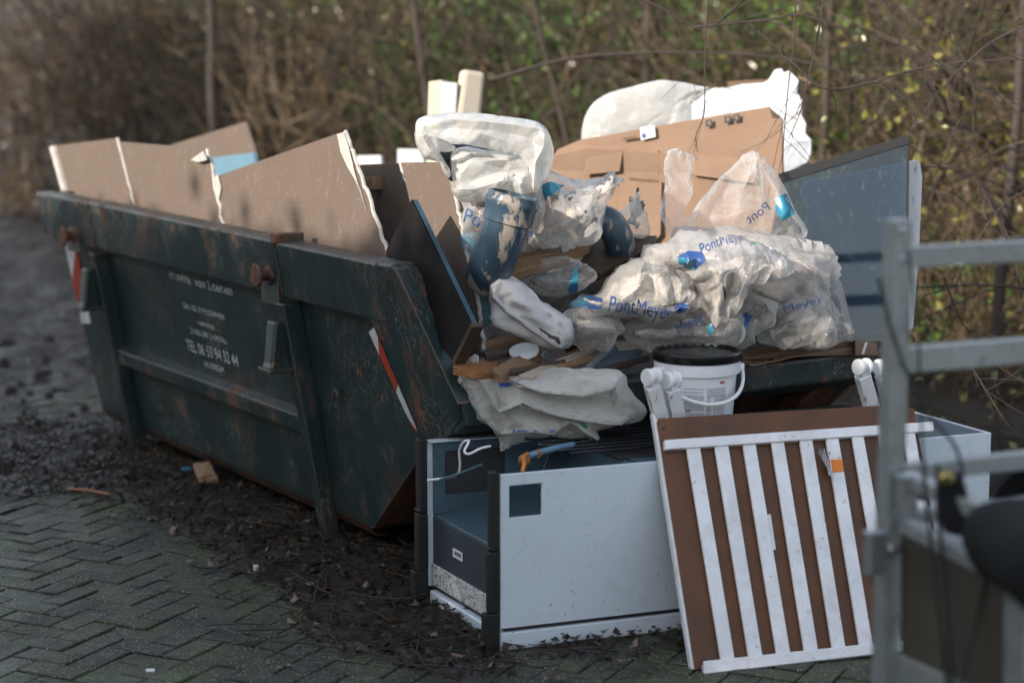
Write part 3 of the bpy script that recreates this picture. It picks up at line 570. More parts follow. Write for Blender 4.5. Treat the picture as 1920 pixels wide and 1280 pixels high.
for i,(pts,mm,lb) in enumerate([([(895,640,.25),(980,622,.35),(985,630,.34),(900,652,.22)],mt_pine,'thin light batten under the white cloth sack'),([(905,655,.2),(1005,640,.3),(1000,652,.25),(912,668,.12)],mt_dark,'dark batten in the gap above the white lid'),([(1055,640,.3),(1130,612,.4),(1125,628,.34),(1062,652,.24)],mt_dark,'dark broken batten right of the cloth sack'),([(880,655,.3),(930,622,.4),(936,634,.36),(890,668,.22)],mt_dark,'slanting dark batten beside the plasterboard corner')]):
    lipz('batten',pts,Zd(.02),mm,lb,'batten','battens in the gap over the lip')
for pts,mm,lb in (([(1000,694,-.10),(1172,648,.16),(1176,654,.15),(1006,700,-.11)],mt_pine,'thin pale lath lying along the long plasterboard offcut'),([(1040,672,.05),(1108,640,.24),(1114,646,.22),(1050,679,.03)],mt_orange,'orange split lath behind the long plasterboard offcut'),([(1120,690,-.02),(1215,664,.1),(1218,671,.08),(1126,697,-.04)],mt_dark,'dark lath sticking out under the grey foam board'),([(955,690,-.08),(1060,672,.0),(1062,679,-.02),(958,698,-.1)],mt_dark,'dark lath below the pale plank at the left of the lip')):
    lipz('lath',pts,Zd(.012),mm,lb,'lath','laths on the skip lip')
b=MB(); r_=random.Random(5)
for i in range(26):
    a=PY(1132+r_.uniform(-6,6),640+r_.uniform(-3,6),7.1); c_=PY(1150+r_.uniform(-12,14),622+r_.uniform(-5,7),7.12+r_.uniform(-.03,.03)); b.tube([a,(a+c_)/2+np.array([0,0,.004]),c_],np.array([.004,.003,.0006]),4)
mk('splintered_wood',b,mt_orange,kind=None,label='bristling orange splinters behind the long offcut',cat='splintered wood')
# white tub lid, small scraps
c0=PY(983,662,6.98); ax=np.array([-.12,-.35,.93])
b=MB(); b.lathe(c0,[(0,0),(.048,0),(.052,.003),(.052,.012),(.048,.014),(0,.014)],36,ax=ax); o=mk('tub_lid',b,mt_white,label='round white plastic lid lying among the battens',cat='lid'); smooth_angle(o)
b=MB(); q=[PY(*p) for p in ((878,672,6.70),(890,664,6.69),(898,668,6.69),(897,680,6.68),(884,680,6.69))]; b.prism(q,(0,.012,0)); mk('gypsum_chunk',b,mt_gyp,label='small white gypsum chunk on the orange plank end',cat='gypsum chunk',bevel=.003)
b=MB(); b.tube([PY(1016,664,6.95),PY(1022,660,6.97),PY(1030,656,7.0),PY(1034,660,7.0),PY(1024,668,6.96),PY(1017,668,6.95),PY(1016,664,6.95)],.003,6); mk('metal_bracket',b,mt_galv,label='small bent metal bracket right of the white lid',cat='bracket',smooth=True)
# torn flattened cardboard under the bags at the right of the lip
Pt=np.array(PY(1520,650,float(PS(1520,650,-1.22)[1])))
def torn(a,b_,amp,n):
    L=[a]+[(a[0]+(b_[0]-a[0])*i/n,a[1]+(b_[1]-a[1])*i/n+(amp if i%2 else -amp*.6)*rb.uniform(.5,1.3)) for i in range(1,n)]+[b_]; return L
def cardsheet(pts,off,m,lab,group='torn cardboard sheets on the skip lip'):
    b=MB(); b.prism([PY(u,v,float(PS(u,v,-1.2)[1])+d) for u,v,d in pts],off); mk('cardboard_sheet',b,m,label=lab,cat='cardboard',group=group)
cardsheet([(1385,662,0)]+[(u,v,-.03) for u,v in torn((1392,668),(1500,652),3.5,13)]+[(1600,628,-.02),(1648,634,0),(1640,660,.02),(1606,612,.3),(1470,640,.3)],Zd(.006),mt_card2,'uppermost torn cardboard sheet with a scalloped front edge')
cardsheet([(1400,676,-.01)]+[(u,v,-.03) for u,v in torn((1405,682),(1480,668),3,9)]+[(1600,650,-.03),(1650,664,0),(1606,640,.2),(1470,655,.25)],Zd(.006),mt_card,'lower cardboard sheet under the scalloped one')
b=MB(); b.prism([PY(u,v,7.55) for u,v in ((1603,639),(1645,644),(1645,667),(1603,666))],(0,.06,0)); o=mk('cardboard_carton',b,mt_card,label='small brown carton with a white tape strip behind the trailer post',cat='carton',bevel=.003)
b=MB(); b.prism([PY(u,v,7.546) for u,v in ((1622,642),(1627,642),(1620,664),(1615,664))],(0,.002,0)); mk('tape_strip',b,mt_stick,o)
# ------------------------------------------------------------------ pipe elbows
def elbow(name,pts,r,label,collar=True):
    b=MB(); P=[PY(*p) for p in pts]; 
    # resample
    t=np.linspace(0,1,len(P)); tt=np.linspace(0,1,26); Q=np.stack([np.interp(tt,t,np.array(P)[:,i]) for i in range(3)],1)
    for _ in range(6): Q[1:-1]=(Q[:-2]+Q[1:-1]*2+Q[2:])/4
    rr=np.ones(26)*r
    b.tube(Q,rr,28,cap=False); o=mk(name,b,mt_pipe,smooth=True,label=label,cat='pipe')
    d0=(Q[0]-Q[2]); d0/=np.linalg.norm(d0)
    if collar:
        c=MB(); c.lathe(Q[0]-d0*.085,[(r,0),(r*1.10,.004),(r*1.10,.055),(r*1.16,.062),(r*1.16,.075),(r*1.12,.083),(r*1.12,.098),(r*1.0,.100),(r*.99,.0)],32,ax=d0); k=mk('socket_collar',c,mt_pipe,o); smooth_angle(k)
    i_=MB(); i_.lathe(Q[0]-d0*.03,[(0,0),(r*.97,.0)],28,ax=d0); mk('bore_shade_disc',i_,mt_black,o)  # black disc closing the pipe, in place of the shade inside it
    return o
elbow('pipe_elbow',[(962,372,6.86),(950,420,6.86),(935,462,6.88),(922,495,6.93),(914,520,6.99)],.078,'large blue-grey pipe elbow smeared with plaster, its open end up',True)
elbow('pipe_elbow',[(1085,430,7.30),(1115,410,7.28),(1142,415,7.27),(1160,445,7.3),(1165,480,7.35)],.055,'smaller blue-grey pipe elbow half hidden by the tied bag',False)
# ------------------------------------------------------------------ bucket
BC=PZ(1305,833,.56); BC=np.array([BC[0],BC[1]+.0,.555])
bk=thing('paint_bucket','white paint bucket with a black lid standing on the fridge','bucket',BC)
m=M('bucket_plastic',.35); m.set('Base Color',m.mix(m.ramp(m.noise(7,7,.7),[(.5,0),(.8,.5)]),(.72,.74,.77),(.45,.45,.45))); mt_buck=m.m
k_=.148/.148
b=MB(); b.lathe(BC,[(0,0),(.108,0),(.114,.006),(.134,.222),(.145,.226),(.147,.25),(.145,.268),(.139,.27)],56); o=mk('bucket_body',b,mt_buck,bk); smooth_angle(o)
b=MB(); b.lathe(BC,[(.139,.262),(.150,.262),(.1525,.268),(.1525,.284),(.148,.289),(.142,.289),(.138,.281),(.132,.279),(.03,.279),(.0,.279)],56); o=mk('lid',b,mt_lid,bk); smooth_angle(o)
b=MB()
for a in np.arange(0,2*math.pi,math.pi/14): b.box(BC+np.array([.1365*math.cos(a),.1365*math.sin(a),.283]),np.array([math.cos(a),math.sin(a),0])*.003,np.array([-math.sin(a),math.cos(a),0])*.006,ZU*.004)
mk('lid_rib_ring',b,mt_lid,bk)
h0=-2.55; h1=.10
pts=[]
for t in np.linspace(0,1,26):
    a=math.radians(-150+t*150); rr=.153+.012*math.sin(math.pi*t); z=.236-.085*math.sin(math.pi*t)**.8 if 0<t<1 else .236
    pts.append(BC+np.array([rr*math.cos(a),rr*math.sin(a),z]))
b=MB(); b.tube(pts,.0062,10); mk('handle',b,mt_white,bk,smooth=True)
for p in (pts[0],pts[-1]):
    b=MB(); d=p-BC; d[2]=0; d/=np.linalg.norm(d); b.cyl(p-d*.012,p+d*.006,.013,n=18); mk('handle_boss',b,mt_white,bk,bevel=.002)
bk.scale=(1,1,1.15)
# printed label: text lines and small tables, wrapped on the side
def bukp(a,z,o=.0012): r=.114+(.134-.114)*(z-.006)/.216+o; return BC+np.array([r*math.cos(a),r*math.sin(a),z])
def bukrect(b,a0,a1,z0,z1,o=.0012):
    n=max(1,int(abs(a1-a0)/.08)); 
    for i in range(n):
        x0=a0+(a1-a0)*i/n; x1=a0+(a1-a0)*(i+1)/n; b.add([bukp(x0,z0,o),bukp(x1,z0,o),bukp(x1,z1,o),bukp(x0,z1,o)],[(0,1,2,3)])
rl=random.Random(2); ink=MB(); red=MB(); gry=MB()
A0=R(-138)
for cx,(a0,a1) in enumerate(((R(-140),R(-118)),(R(-114),R(-84)),(R(-80),R(-48)))):
    z=.19
    while z>.03:
        if cx==2 and z<.165:
            bukrect(ink,a0,a0+.14*rl.uniform(.6,1),z,z+.002)
            for q in range(5): bukrect(red if rl.random()<.55 else ink,a0+.2+q*.075,a0+.2+q*.075+.045,z,z+.002)
            z-=.0052
        else:
            x=a0
            while x<a1-.03:
                w_=rl.uniform(.02,.09); bukrect(ink,x,min(x+w_,a1),z,z+.0019); x+=w_+.012
            z-=.0047 if rl.random()>.14 else .010
bukrect(red,R(-140),R(-132),.205,.212); bukrect(ink,R(-130),R(-122),.205,.210); bukrect(red,R(-112),R(-104),.124,.129); bukrect(red,R(-60),R(-52),.205,.211)
for z in (.06,.095,.13,.168): bukrect(gry,R(-80),R(-46),z,z+.0008)
mk('label_text',ink,plain('label_ink',(.16,.17,.2),.6,bump=0),bk,norm=False); mk('label_marks',red,mt_red,bk,norm=False); mk('label_lines',gry,mt_ink,bk,norm=False)
# ------------------------------------------------------------------ fridge lying down, its back upwards
F0=PZ(932,1222,0); fa=np.array([.9311,.3647,0]); fb=np.array([-.44,.898,0]); fb/=np.linalg.norm(fb)
fh=float(PN(937,890,F0,np.array([-fa[1],fa[0],0]))[2]); 
flen=float((PN(1857,870,F0,np.array([-fa[1],fa[0],0]))-F0)@fa)-.012; fd=.585
def FP(a,b_,z): return F0+fa*a+fb*b_+ZU*z
fg=thing('fridge','white fridge lying on its door, black condenser coil on top','fridge',FP(flen/2,fd/2,0))
def fpoly(name,pts,off,m,bevel=.003,**k): b=MB(); b.prism([FP(*p) for p in pts],off); return mk(name,b,m,fg,bevel=bevel,**k)
q=lambda u,v:(lambda p:(float((p-F0)@fa),float(p[2])))(PN(u,v,F0,np.array([-fa[1],fa[0],0])))
# outer near side panel with square cut-out (four pieces butted)
wl,wr=q(955,940)[0],q(1017,940)[0]; wb,wt=q(985,968)[1],q(985,908)[1]
a0=.012; zb=.075
m_side=mt_fr
b=MB()
o_=[(a0,zb),(flen,zb),(flen,fh),(a0,fh)]; i_=[(wl,wb),(wr,wb),(wr,wt),(wl,wt)]
vs=[FP(a,0,z) for a,z in o_+i_]+[FP(a,.012,z) for a,z in o_+i_]
fs=[]
for k in range(4):
    k2=(k+1)%4; fs+=[(k,k2,4+k2,4+k),(8+k,12+k,12+k2,8+k2),(k,8+k,8+k2,k2),(4+k,4+k2,12+k2,12+k)]
b.add(vs,fs); mk('side_panel',b,m_side,fg,bevel=.002)
fpoly('door_edge',[(a0,.001,.0),(flen,.001,.0),(flen,.001,.060),(a0,.001,.060)],fb*.56,mt_fr,.006,label='white fridge door underneath')
fpoly('door_seal',[(a0+.02,.014,.060),(flen-.02,.014,.060),(flen-.02,.014,.076),(a0+.02,.014,.076)],fb*.54,mt_ink)
fpoly('side_panel',[(0.012,fd-.012,.07),(flen,fd-.012,.07),(flen,fd-.012,fh+.0),(0.012,fd-.012,fh+.0)],fb*.012,mt_fr)
fpoly('top_panel',[(flen,0,zb),(flen,fd,zb),(flen,fd,fh),(flen,0,fh)],fa*.012,mt_fr)
# back (now upper face) sheet, starts behind the open compressor bay
bay=.50
fpoly('back_panel',[(bay,.013,fh-.012),(flen-.001,.013,fh-.012),(flen-.001,fd-.013,fh-.012),(bay,fd-.013,fh-.012)],ZU*.010,mt_frin)
# bay: sloping step, floor, wall
bz=q(925,1000)[1]*0+.315
fpoly('bay_front',[(.03,.014,zb+.075),(.03,fd-.014,zb+.075),(.03,fd-.014,bz),(.03,.014,bz)],fa*.01,mt_frdark)
fpoly('bay_floor',[(.031,.014,bz+.001),(.031,fd-.014,bz+.001),(.40,fd-.014,bz+.035),(.40,.014,bz+.035)],ZU*.006,mt_frin)
fpoly('bay_wall',[(.40,.014,bz-.0),(.40,fd-.014,bz-.0),(bay-.02,fd-.014,fh-.004),(bay-.02,.014,fh-.004)],fa*.008,mt_frin)
fpoly('spattered_panel',[(.024,.014,zb+.002),(.024,fd-.014,zb+.002),(.024,fd-.014,zb+.075),(.024,.014,zb+.075)],fa*.012,mt_frspk)
fpoly('spattered_panel',[(.045,.02,.012),(.045,fd-.02,.012),(.045,fd-.02,.066),(.045,.02,.066)],fa*.012,mt_frspk)
# inner frame of the far side with rectangular opening
iw=[(.03,bz+.01),(.40,bz+.03),(.47,fh-.006),(.03,fh-.006)]; ii=[(.07,bz+.075),(.29,bz+.07),(.29,fh-.035),(.07,fh-.035)]
vs=[FP(a,fd-.016,z) for a,z in iw+ii]+[FP(a,fd-.028,z) for a,z in iw+ii]; fs=[]
for k in range(4):
    k2=(k+1)%4; fs+=[(k,k2,4+k2,4+k),(8+k,12+k,12+k2,8+k2),(k,8+k,8+k2,k2),(4+k,4+k2,12+k2,12+k)]
b=MB(); b.add(vs,fs); mk('bay_frame',b,mt_frin,fg,bevel=.002)
fpoly('opening_back',[(.06,fd-.0145,bz+.06),(.30,fd-.0145,bz+.06),(.30,fd-.0145,fh-.03),(.06,fd-.0145,fh-.03)],fb*.001,mt_ink)
fpoly('bay_sill',[(0.012,fd-.045,fh),(.30,fd-.045,fh),(.30,fd,fh),(.012,fd,fh)],ZU*.004,mt_fr,.001)
# black plastic corner strips (feet rails) near and far, with notches
def strip(bb,w_):
    for (z0,z1,x0,x1) in ((0.0,.13,-.042,.008),(.13,.33,-.026,.008),(.33,fh+.012,-.020,.006),(.335,.345,-.025,.008)):
        b=MB(); b.prism([FP(x0,bb,z0),FP(x1,bb,z0),FP(x1,bb,z1-.001),FP(x0,bb,z1-.001)],fb*w_); mk('plinth_strip',b,mt_black,fg,bevel=.004)
strip(-.006,.035); strip(fd-.03,.045)
# sticker on the dark panel
b=MB(); sa=lambda y,z:F0+fa*.0285+fb*y+ZU*z
b.prism([sa(.40,.215),sa(.325,.215),sa(.325,.245),sa(.40,.245)],-fa*.001); mk('sticker',b,mt_stick,fg)
b=MB()
for i in range(8): b.prism([sa(.388-i*.007,.224),sa(.384-i*.007,.224),sa(.384-i*.007,.238),sa(.388-i*.007,.238)],-fa*.0016)
mk('barcode',b,mt_ink,fg)
# cables and hose
def PT3(u,v,Y): return PY(u,v,Y)
def smoothpts(P,n=30,it=6):
    P=np.array(P); t=np.linspace(0,1,len(P)); tt=np.linspace(0,1,n); Q=np.stack([np.interp(tt,t,P[:,i]) for i in range(3)],1)
    for _ in range(it): Q[1:-1]=(Q[:-2]+Q[1:-1]*2+Q[2:])/4
    return Q
b=MB(); b.tube(smoothpts([PY(*p) for p in ((801,900,6.75),(845,895,6.75),(861,888,6.74),(863,868,6.72),(860,845,6.7),(868,828,6.66),(882,824,6.62),(868,848,6.6),(880,852,6.6),(900,840,6.6),(920,836,6.62))],50,3),.0042,8); mk('white_cable',b,mt_white,fg,smooth=True)
b=MB(); b.tube(smoothpts([PY(*p) for p in ((825,899,6.7),(860,888,6.68),(904,871,6.62))]),.0045,8); mk('grey_cable',b,mt_frin,fg,smooth=True)
b=MB(); b.tube(smoothpts([PY(*p) for p in ((988,855,6.47),(1010,848,6.5),(1040,840,6.55),(1075,833,6.62))]),.0105,12); mk('drain_hose',b,plain('blue_hose',(.11,.21,.30),.4),fg,smooth=True)
b=MB(); b.tube([PY(1007,852,6.49),PY(1011,848,6.505)],.0125,12); mk('hose_clip',b,mt_orange,fg)
cop=plain('copper_tube',(.45,.17,.05),.35,metal=.7)
b=MB(); b.tube(smoothpts([PY(*p) for p in ((980,885,6.42),(984,868,6.43),(982,855,6.45),(990,850,6.46))]),.008,10); mk('copper_tube',b,cop,fg,smooth=True)
b=MB(); b.lathe(PY(983,862,6.46),[(0,0),(.018,.002),(.02,.008),(.0,.012)],16,ax=(0,-1,.3)); mk('rusty_fitting',b,mt_orange,fg,smooth=True)
# condenser: serpentine tube and cross wires above the back sheet
zt=fh+.028; ser=[]; nb=9
for i in range(nb):
    y_=.10+i*.048; x0,x1=.30+.03*(i%2)*0,1.60
    seg_=[(x0,y_),(x1,y_)] if i%2==0 else [(x1,y_),(x0,y_)]; ser+=[FP(seg_[0][0],seg_[0][1],zt),FP(seg_[1][0],seg_[1][1],zt)]
    if i<nb-1:
        sx=1 if i%2==0 else -1; ex=seg_[1][0]; ser+=[FP(ex+sx*.02,y_+.008,zt),FP(ex+sx*.028,y_+.024,zt),FP(ex+sx*.02,y_+.040,zt)]
b=MB(); b.tube(ser,.0042,6); mk('condenser_tube',b,mt_gblack,fg)
b=MB()
for x in np.arange(.45,1.58,.012): 
    for zz_ in (zt+.0045,zt-.0045): b.bar(FP(x,.09,zz_),FP(x+.0,.50,zz_),.0016,.0016)
mk('condenser_wires',b,mt_gblack,fg,kind=None,norm=False)
fpoly('condenser_backing',[(.46,.08,fh-.001),(1.60,.08,fh-.001),(1.60,.51,fh-.001),(.46,.51,fh-.001)],ZU*.004,mt_ink,.0)
# dark tray visible inside the opening of the near side
# ------------------------------------------------------------------ cot side leaning on the fridge
c0=PZ(1303,1257,.0); c1=PZ(1760,1216,.0); e1_=(c1-c0)/np.linalg.norm(c1-c0)
top=PY(1228,792,float(c0[1])+.42); 
e2_=top-c0; e2_-=e1_*np.dot(e2_,e1_)*0; nC=np.cross(e1_,e2_); nC/=np.linalg.norm(nC)
if nC[1]>0:nC=-nC
cot=thing('cot_side','white barred cot side on a brown hardboard sheet leaning against the fridge','cot side',(c0+c1)/2)
def cs_(name,px,th,m,off=0,bevel=.003,**k):
    pts=[PN(u,v,c0,nC)+nC*off for u,v in px]; b=MB(); b.prism(pts,-nC*th); return mk(name,b,m,cot,bevel=bevel,**k)
hb=cs_('hardboard_sheet',[(1232,791),(1235,784),(1698,757),(1704,764),(1714,766),(1790,1210),(1303,1254)],.006,mt_brown,bevel=.001)
for (u,v) in ((1244,803),(1703,775),(1320,1238)): cs_('screw_hole',[(u+4*math.cos(a),v+4*math.sin(a)) for a in np.linspace(0,6.28,10)[:-1]],.0004,mt_ink,off=.0008,bevel=0)
cs_('top_rail',[(1242,829),(1243,847),(1746,812),(1745,794)],.022,mt_wpaint,off=.024)
cs_('bottom_rail',[(1314,1242),(1316,1266),(1790,1211),(1788,1192)],.022,mt_wpaint,off=.024)
bars=[((1284,843),(1310,841),(1349,1241),(1375,1239)),((1337,840),(1363,838),(1401,1236),(1427,1233)),((1390,837),(1414,835),(1453,1230),(1479,1227)),((1443,833),(1467,831),(1505,1224),(1531,1222)),((1496,829),(1520,827),(1557,1218),(1582,1215)),((1545,826),(1569,824),(1608,1212),(1633,1209)),((1594,822),(1616,820),(1660,1206),(1685,1203)),((1644,819),(1666,817),(1710,1200),(1735,1197)),((1690,815),(1712,813),(1752,1195),(1776,1192))]
for a,b_,c_,d_ in bars:
    cs_('bar',[a,b_,d_,c_],.014,mt_wpaint,off=.018,bevel=.004)
# left long white rail seen edge-on behind the hardboard
cs_('side_stile',[(1224,770),(1236,788),(1309,1253),(1298,1252)],.03,mt_wpaint,off=-.007)
# sticker and bundle of screws under orange tape
cs_('sticker',[(1435,966),(1444,964),(1454,1030),(1445,1032)],.001,mt_stick,off=.0045,bevel=0)
cs_('orange_tape',[(1546,866),(1575,864),(1578,887),(1549,890)],.0015,mt_orangetape,off=.0205,bevel=0)
bd=MB(); rs=random.Random(4)
for i in range(9):
    u0=1536+rs.uniform(-10,14); a=PN(u0,850+rs.uniform(-3,6),c0,nC)+nC*(.024+rs.uniform(0,.012)); c_=PN(1552+rs.uniform(-3,5),898+rs.uniform(-6,8),c0,nC)+nC*.024
    d=(c_-a)/np.linalg.norm(c_-a); bd=MB(); bd.tube([a,a+d*.004,a+d*.0041,c_],np.array([.0045,.003,.0016,.0016]),8); mk('screw',bd,mt_tin,cot)
# legs with castors pointing up
def leg(u0,v0,u1,v1,w0,cast,Y0,yaw):
    P0=PY(u0,v0,Y0); P1=PY(u1,v1,Y0+.09)
    b=MB(); b.bar(P1,P0,w0,.045,up=(0.2,-1,.1)); o=mk('leg',b,mt_chip,cot,bevel=.003)
    ax=np.array([math.cos(yaw),math.sin(yaw),0]); c=P0+np.array([0,0,.028])
    for sgn in (-1,1):
        wm=MB(); wm.lathe(c+ax*sgn*.010,[(0,0),(.024,0),(.029,.003),(.029,.012),(.026,.016),(.023,.0155),(.022,.017),(0,.017)],32,ax=ax*sgn); k=mk('castor_wheel',wm,mt_white,cot); smooth_angle(k)
    hm=MB(); hm.lathe(c+ax*-.009,[(0,0),(.017,0),(.017,.018),(0,.018)],20,ax=ax); hm.cyl(P0-np.array([0,0,.002]),c,.010,n=14); mk('castor_housing',hm,mt_white,cot)
leg(1222,722,1256,850,.046,0,6.60,R(222))
leg(1259,728,1284,850,.046,0,6.64,R(218))
leg(1617,703,1650,820,.046,0,6.86,R(215))
leg(1655,703,1690,820,.046,0,6.90,R(215))
# ------------------------------------------------------------------ trailer in the foreground
ta=np.array([.915,.403,0]); tb=np.array([.403,-.915,0])
SC=1.41
def PYt(u,v,Y): return PY(u,v,Y*SC)
TP=PYt(1678,640,3.12); TP[2]=0
def TQ(a,b_,z): return TP+ta*a*SC+tb*b_*SC+ZU*z
tr=thing('cage_trailer','grey galvanised cage trailer at the right edge with brown side board','trailer',TQ(.7,.7,0))
def tbx(name,p,q_,w_,h,m=mt_galv,bevel=.003): b=MB(); b.bar(p,q_,w_,h); return mk(name,b,m,tr,bevel=bevel)
zz=lambda v,Y=3.12:float(PYt(1678,v,Y)[2])
b=MB(); b.box(TQ(0,0,(zz(411)+.45)/2),ta*.0225,tb*.0225,ZU*(zz(411)-.45)/2); mk('corner_post',b,mt_galv,tr,bevel=.003)
for v0,v1 in ((463,503),(652,699),(872,904),(960,985)):
    z1=zz(v0)-.0; z0=zz(v1); tbx('cross_rail',TQ(.018,0,(z0+z1)/2),TQ(1.35,0,(z0+z1)/2),.036,abs(z1-z0))
def TS(u,v): return PN(u,v,TP,ta)   # on the side plane
def tside(name,px,th,m,off=0,bevel=.002): b=MB(); b.prism([TS(u,v)+ta*off for u,v in px],ta*th); return mk(name,b,m,tr,bevel=bevel)
tside('side_rail',[(1690,884),(1900,975),(1900,1008),(1690,908)],.04,mt_galv,-.005)
tside('side_rail',[(1686,974),(1960,1106),(1960,1140),(1686,995)],.04,mt_galv,-.005)
mt_tb=plain('brown_trailer_board',(.055,.047,.034),.7,var=.3,ns=3)
tside('side_board',[(1684,994),(1885,1092),(1885,1330),(1684,1224)],.010,mt_tb,.006)
tside('side_rail',[(1684,1225),(1960,1350),(1960,1420),(1684,1300)],.04,mt_galv,-.003)
tside('side_post',[(1888,1090),(1925,1110),(1925,1420),(1884,1400)],.03,mt_galv,-.006)
for (u,v) in ((1700,930),(1640,1035)):
    b=MB(); c_=PYt(u,v,3.08); b.box(c_,ta*.022,tb*.014,ZU*.05); b.lathe(c_+ta*.03,[(0,0),(.016,0),(.018,.006),(.016,.03),(0,.032)],16,ax=ta+ZU*.3); mk('latch',b,mt_tin,tr,bevel=.004)
for v in (430,483,675,888,1010,1150):
    b=MB(); b.lathe(PYt(1684,v,3.12)+tb*.0215-ta*.004,[(0,0),(.009,0),(.009,.005),(.006,.007),(0,.007)],6,ax=tb); mk('bolt',b,mt_tin,tr)
b=MB(); b.box(TQ(.68,.95,.50),ta*.68*SC,tb*.95*SC,ZU*.02); mk('floor_deck',b,mt_tb,tr)
tbx('chassis_beam',TQ(.02,0,.46),TQ(.02,1.9,.46),.05,.08); tbx('chassis_beam',TQ(1.34,0,.46),TQ(1.34,1.9,.46),.05,.08)
tbx('cross_rail',TQ(1.35,.02,zz(480)),TQ(1.35,1.9,zz(480)),.026,.03); tbx('corner_post',TQ(1.35,0,.5),TQ(1.35,0,zz(411)),.032,.032) if 0 else None
b=MB(); b.box(TQ(1.366,0,(zz(411)+.45)/2),ta*.0225,tb*.0225,ZU*(zz(411)-.45)/2); mk('corner_post',b,mt_galv,tr,bevel=.003)
for a_ in (-.10,1.46):
    b=MB(); b.lathe(TQ(a_-.07,1.1,.29),[(.15,0),(.27,.0),(.29,.03),(.29,.11),(.27,.14),(.15,.14),(.15,0)],40,ax=ta); w_=mk('wheel',b,mt_rubber,tr); smooth_angle(w_)
    b=MB(); b.lathe(TQ(a_-.03,1.1,.29),[(0,0),(.15,.0),(.15,.06),(0,.06)],30,ax=ta); mk('rim',b,mt_galv,w_)
# ropes, strap buckle, rolled tarpaulin, spare tyre
def rope(px,r=.004,label='',n=30,name='elastic_cord'):
    b=MB(); b.tube(smoothpts([PYt(*p) for p in px],n,2),r*SC,6); return mk(name,b,mt_rope,label=label,cat='cord',group='black cords on the trailer',smooth=True)
rope([(1731,858,3.02),(1733,900,3.0),(1742,985,2.98),(1758,1130,2.93),(1778,1300,2.9)],.0034,'leftmost of the two nearly parallel black cords on the side board')
rope([(1758,870,3.0),(1759,960,2.98),(1770,1060,2.95),(1788,1300,2.9)],.0034,'right of the two nearly parallel black cords on the side board')
rope([(1850,1075,2.9),(1835,1150,2.9),(1812,1240,2.88),(1800,1300,2.87)],.0034,'black cord slanting down from the rolled tarpaulin')
rope([(1648,520,3.09),(1665,600,3.08),(1700,700,3.08),(1740,780,3.08),(1790,830,3.08),(1806,880,3.05),(1800,930,3.0)],.0030,'thin black cord slanting across the post to the buckle')
rope([(1703,470,3.10),(1707,500,3.09),(1716,560,3.1),(1722,640,3.1),(1727,760,3.1),(1729,860,3.08)],.0022,'thin vertical cord hanging from the top rail')
b=MB(); b.prism([PYt(*p) for p in ((1755,885,2.99),(1800,888,2.97),(1812,925,2.95),(1806,1010,2.93),(1768,1000,2.95),(1756,940,2.98))],(0.01,.03,0)); bu=mk('rubber_buffer',b,mt_rubber,label='black rubber fastener with a brass eyelet on the trailer rail',cat='fastener',bevel=.008)
b=MB(); b.lathe(PYt(1774,897,2.965),[(.008,0),(.016,0),(.017,.005),(.008,.007)],20,ax=(0,-1,.1)); mk('eyelet',b,plain('brass',(.4,.32,.12),.3,metal=.9),bu,smooth=True)
b=MB(); P_=[PYt(*p) for p in ((1885,1012,2.86),(1920,1022,2.80),(1990,1060,2.6),(2080,1120,2.35))]
b.tube([PYt(1846,995,2.92),PYt(1856,998,2.90)]+P_,np.array([.02,.046,.062,.068,.075,.075])*SC,24); o=mk('rolled_tarpaulin',b,mt_rubber,label='thick black rolled tarpaulin over the trailer side at the right edge',cat='tarpaulin',smooth=True)
b=MB(); cc_=PYt(1945,960,3.6); b.lathe(cc_-np.array([0,.05,0]),[(.08,0),(.127,-.0),(.14,.03),(.145,.04),(.138,.05),(.145,.06),(.138,.07),(.145,.085),(.14,.11),(.127,.14),(.08,.14)],40,ax=(.5,.85,.1)); o=mk('spare_tyre',b,mt_rubber,label='small black ribbed tyre behind the rolled tarpaulin',cat='tyre'); smooth_angle(o)
# ------------------------------------------------------------------ small ground debris
def ground_bit(name,px,h,m,label,cat,group=None,z=.02): b=MB(); b.prism([PZ(u,v,z) for u,v in px],ZU*h); return mk(name,b,m,label=label,cat=cat,group=group,bevel=.003)
b=MB(); b.prism([PZ(362,876,.05),PZ(392,872,.07),PZ(410,905,.03),PZ(374,912,.02)],ZU*.02); mk('wood_chunk',b,mt_pine,label='square tan wood chunk in the mud under the skip',cat='wood chunk',bevel=.004)
ground_bit('blue_scrap',[(340,878),(358,876),(358,880),(341,882)],.004,mt_cyan,'small bright blue plastic scrap beside the wood chunk','scrap',z=.045)
b=MB(); b.tube(smoothpts([PZ(128,916,.03),PZ(165,918,.035),(PZ(205,926,.03))],12,1),.006,6); mk('stick',b,plain('peeled_stick',(.32,.16,.08),.7),label='peeled orange-brown stick lying on the mud at the left',cat='stick')
ground_bit('stone',[(474,1068),(482,1065),(486,1070),(480,1073)],.02,mt_cream,'small pale round stone on the mud before the skip','stone',z=.012)
ground_bit('paper_scrap',[(273,1256),(290,1255),(291,1259),(274,1260)],.006,mt_stick,'tiny white paper scrap on the pavers at the bottom','scrap',z=.003)
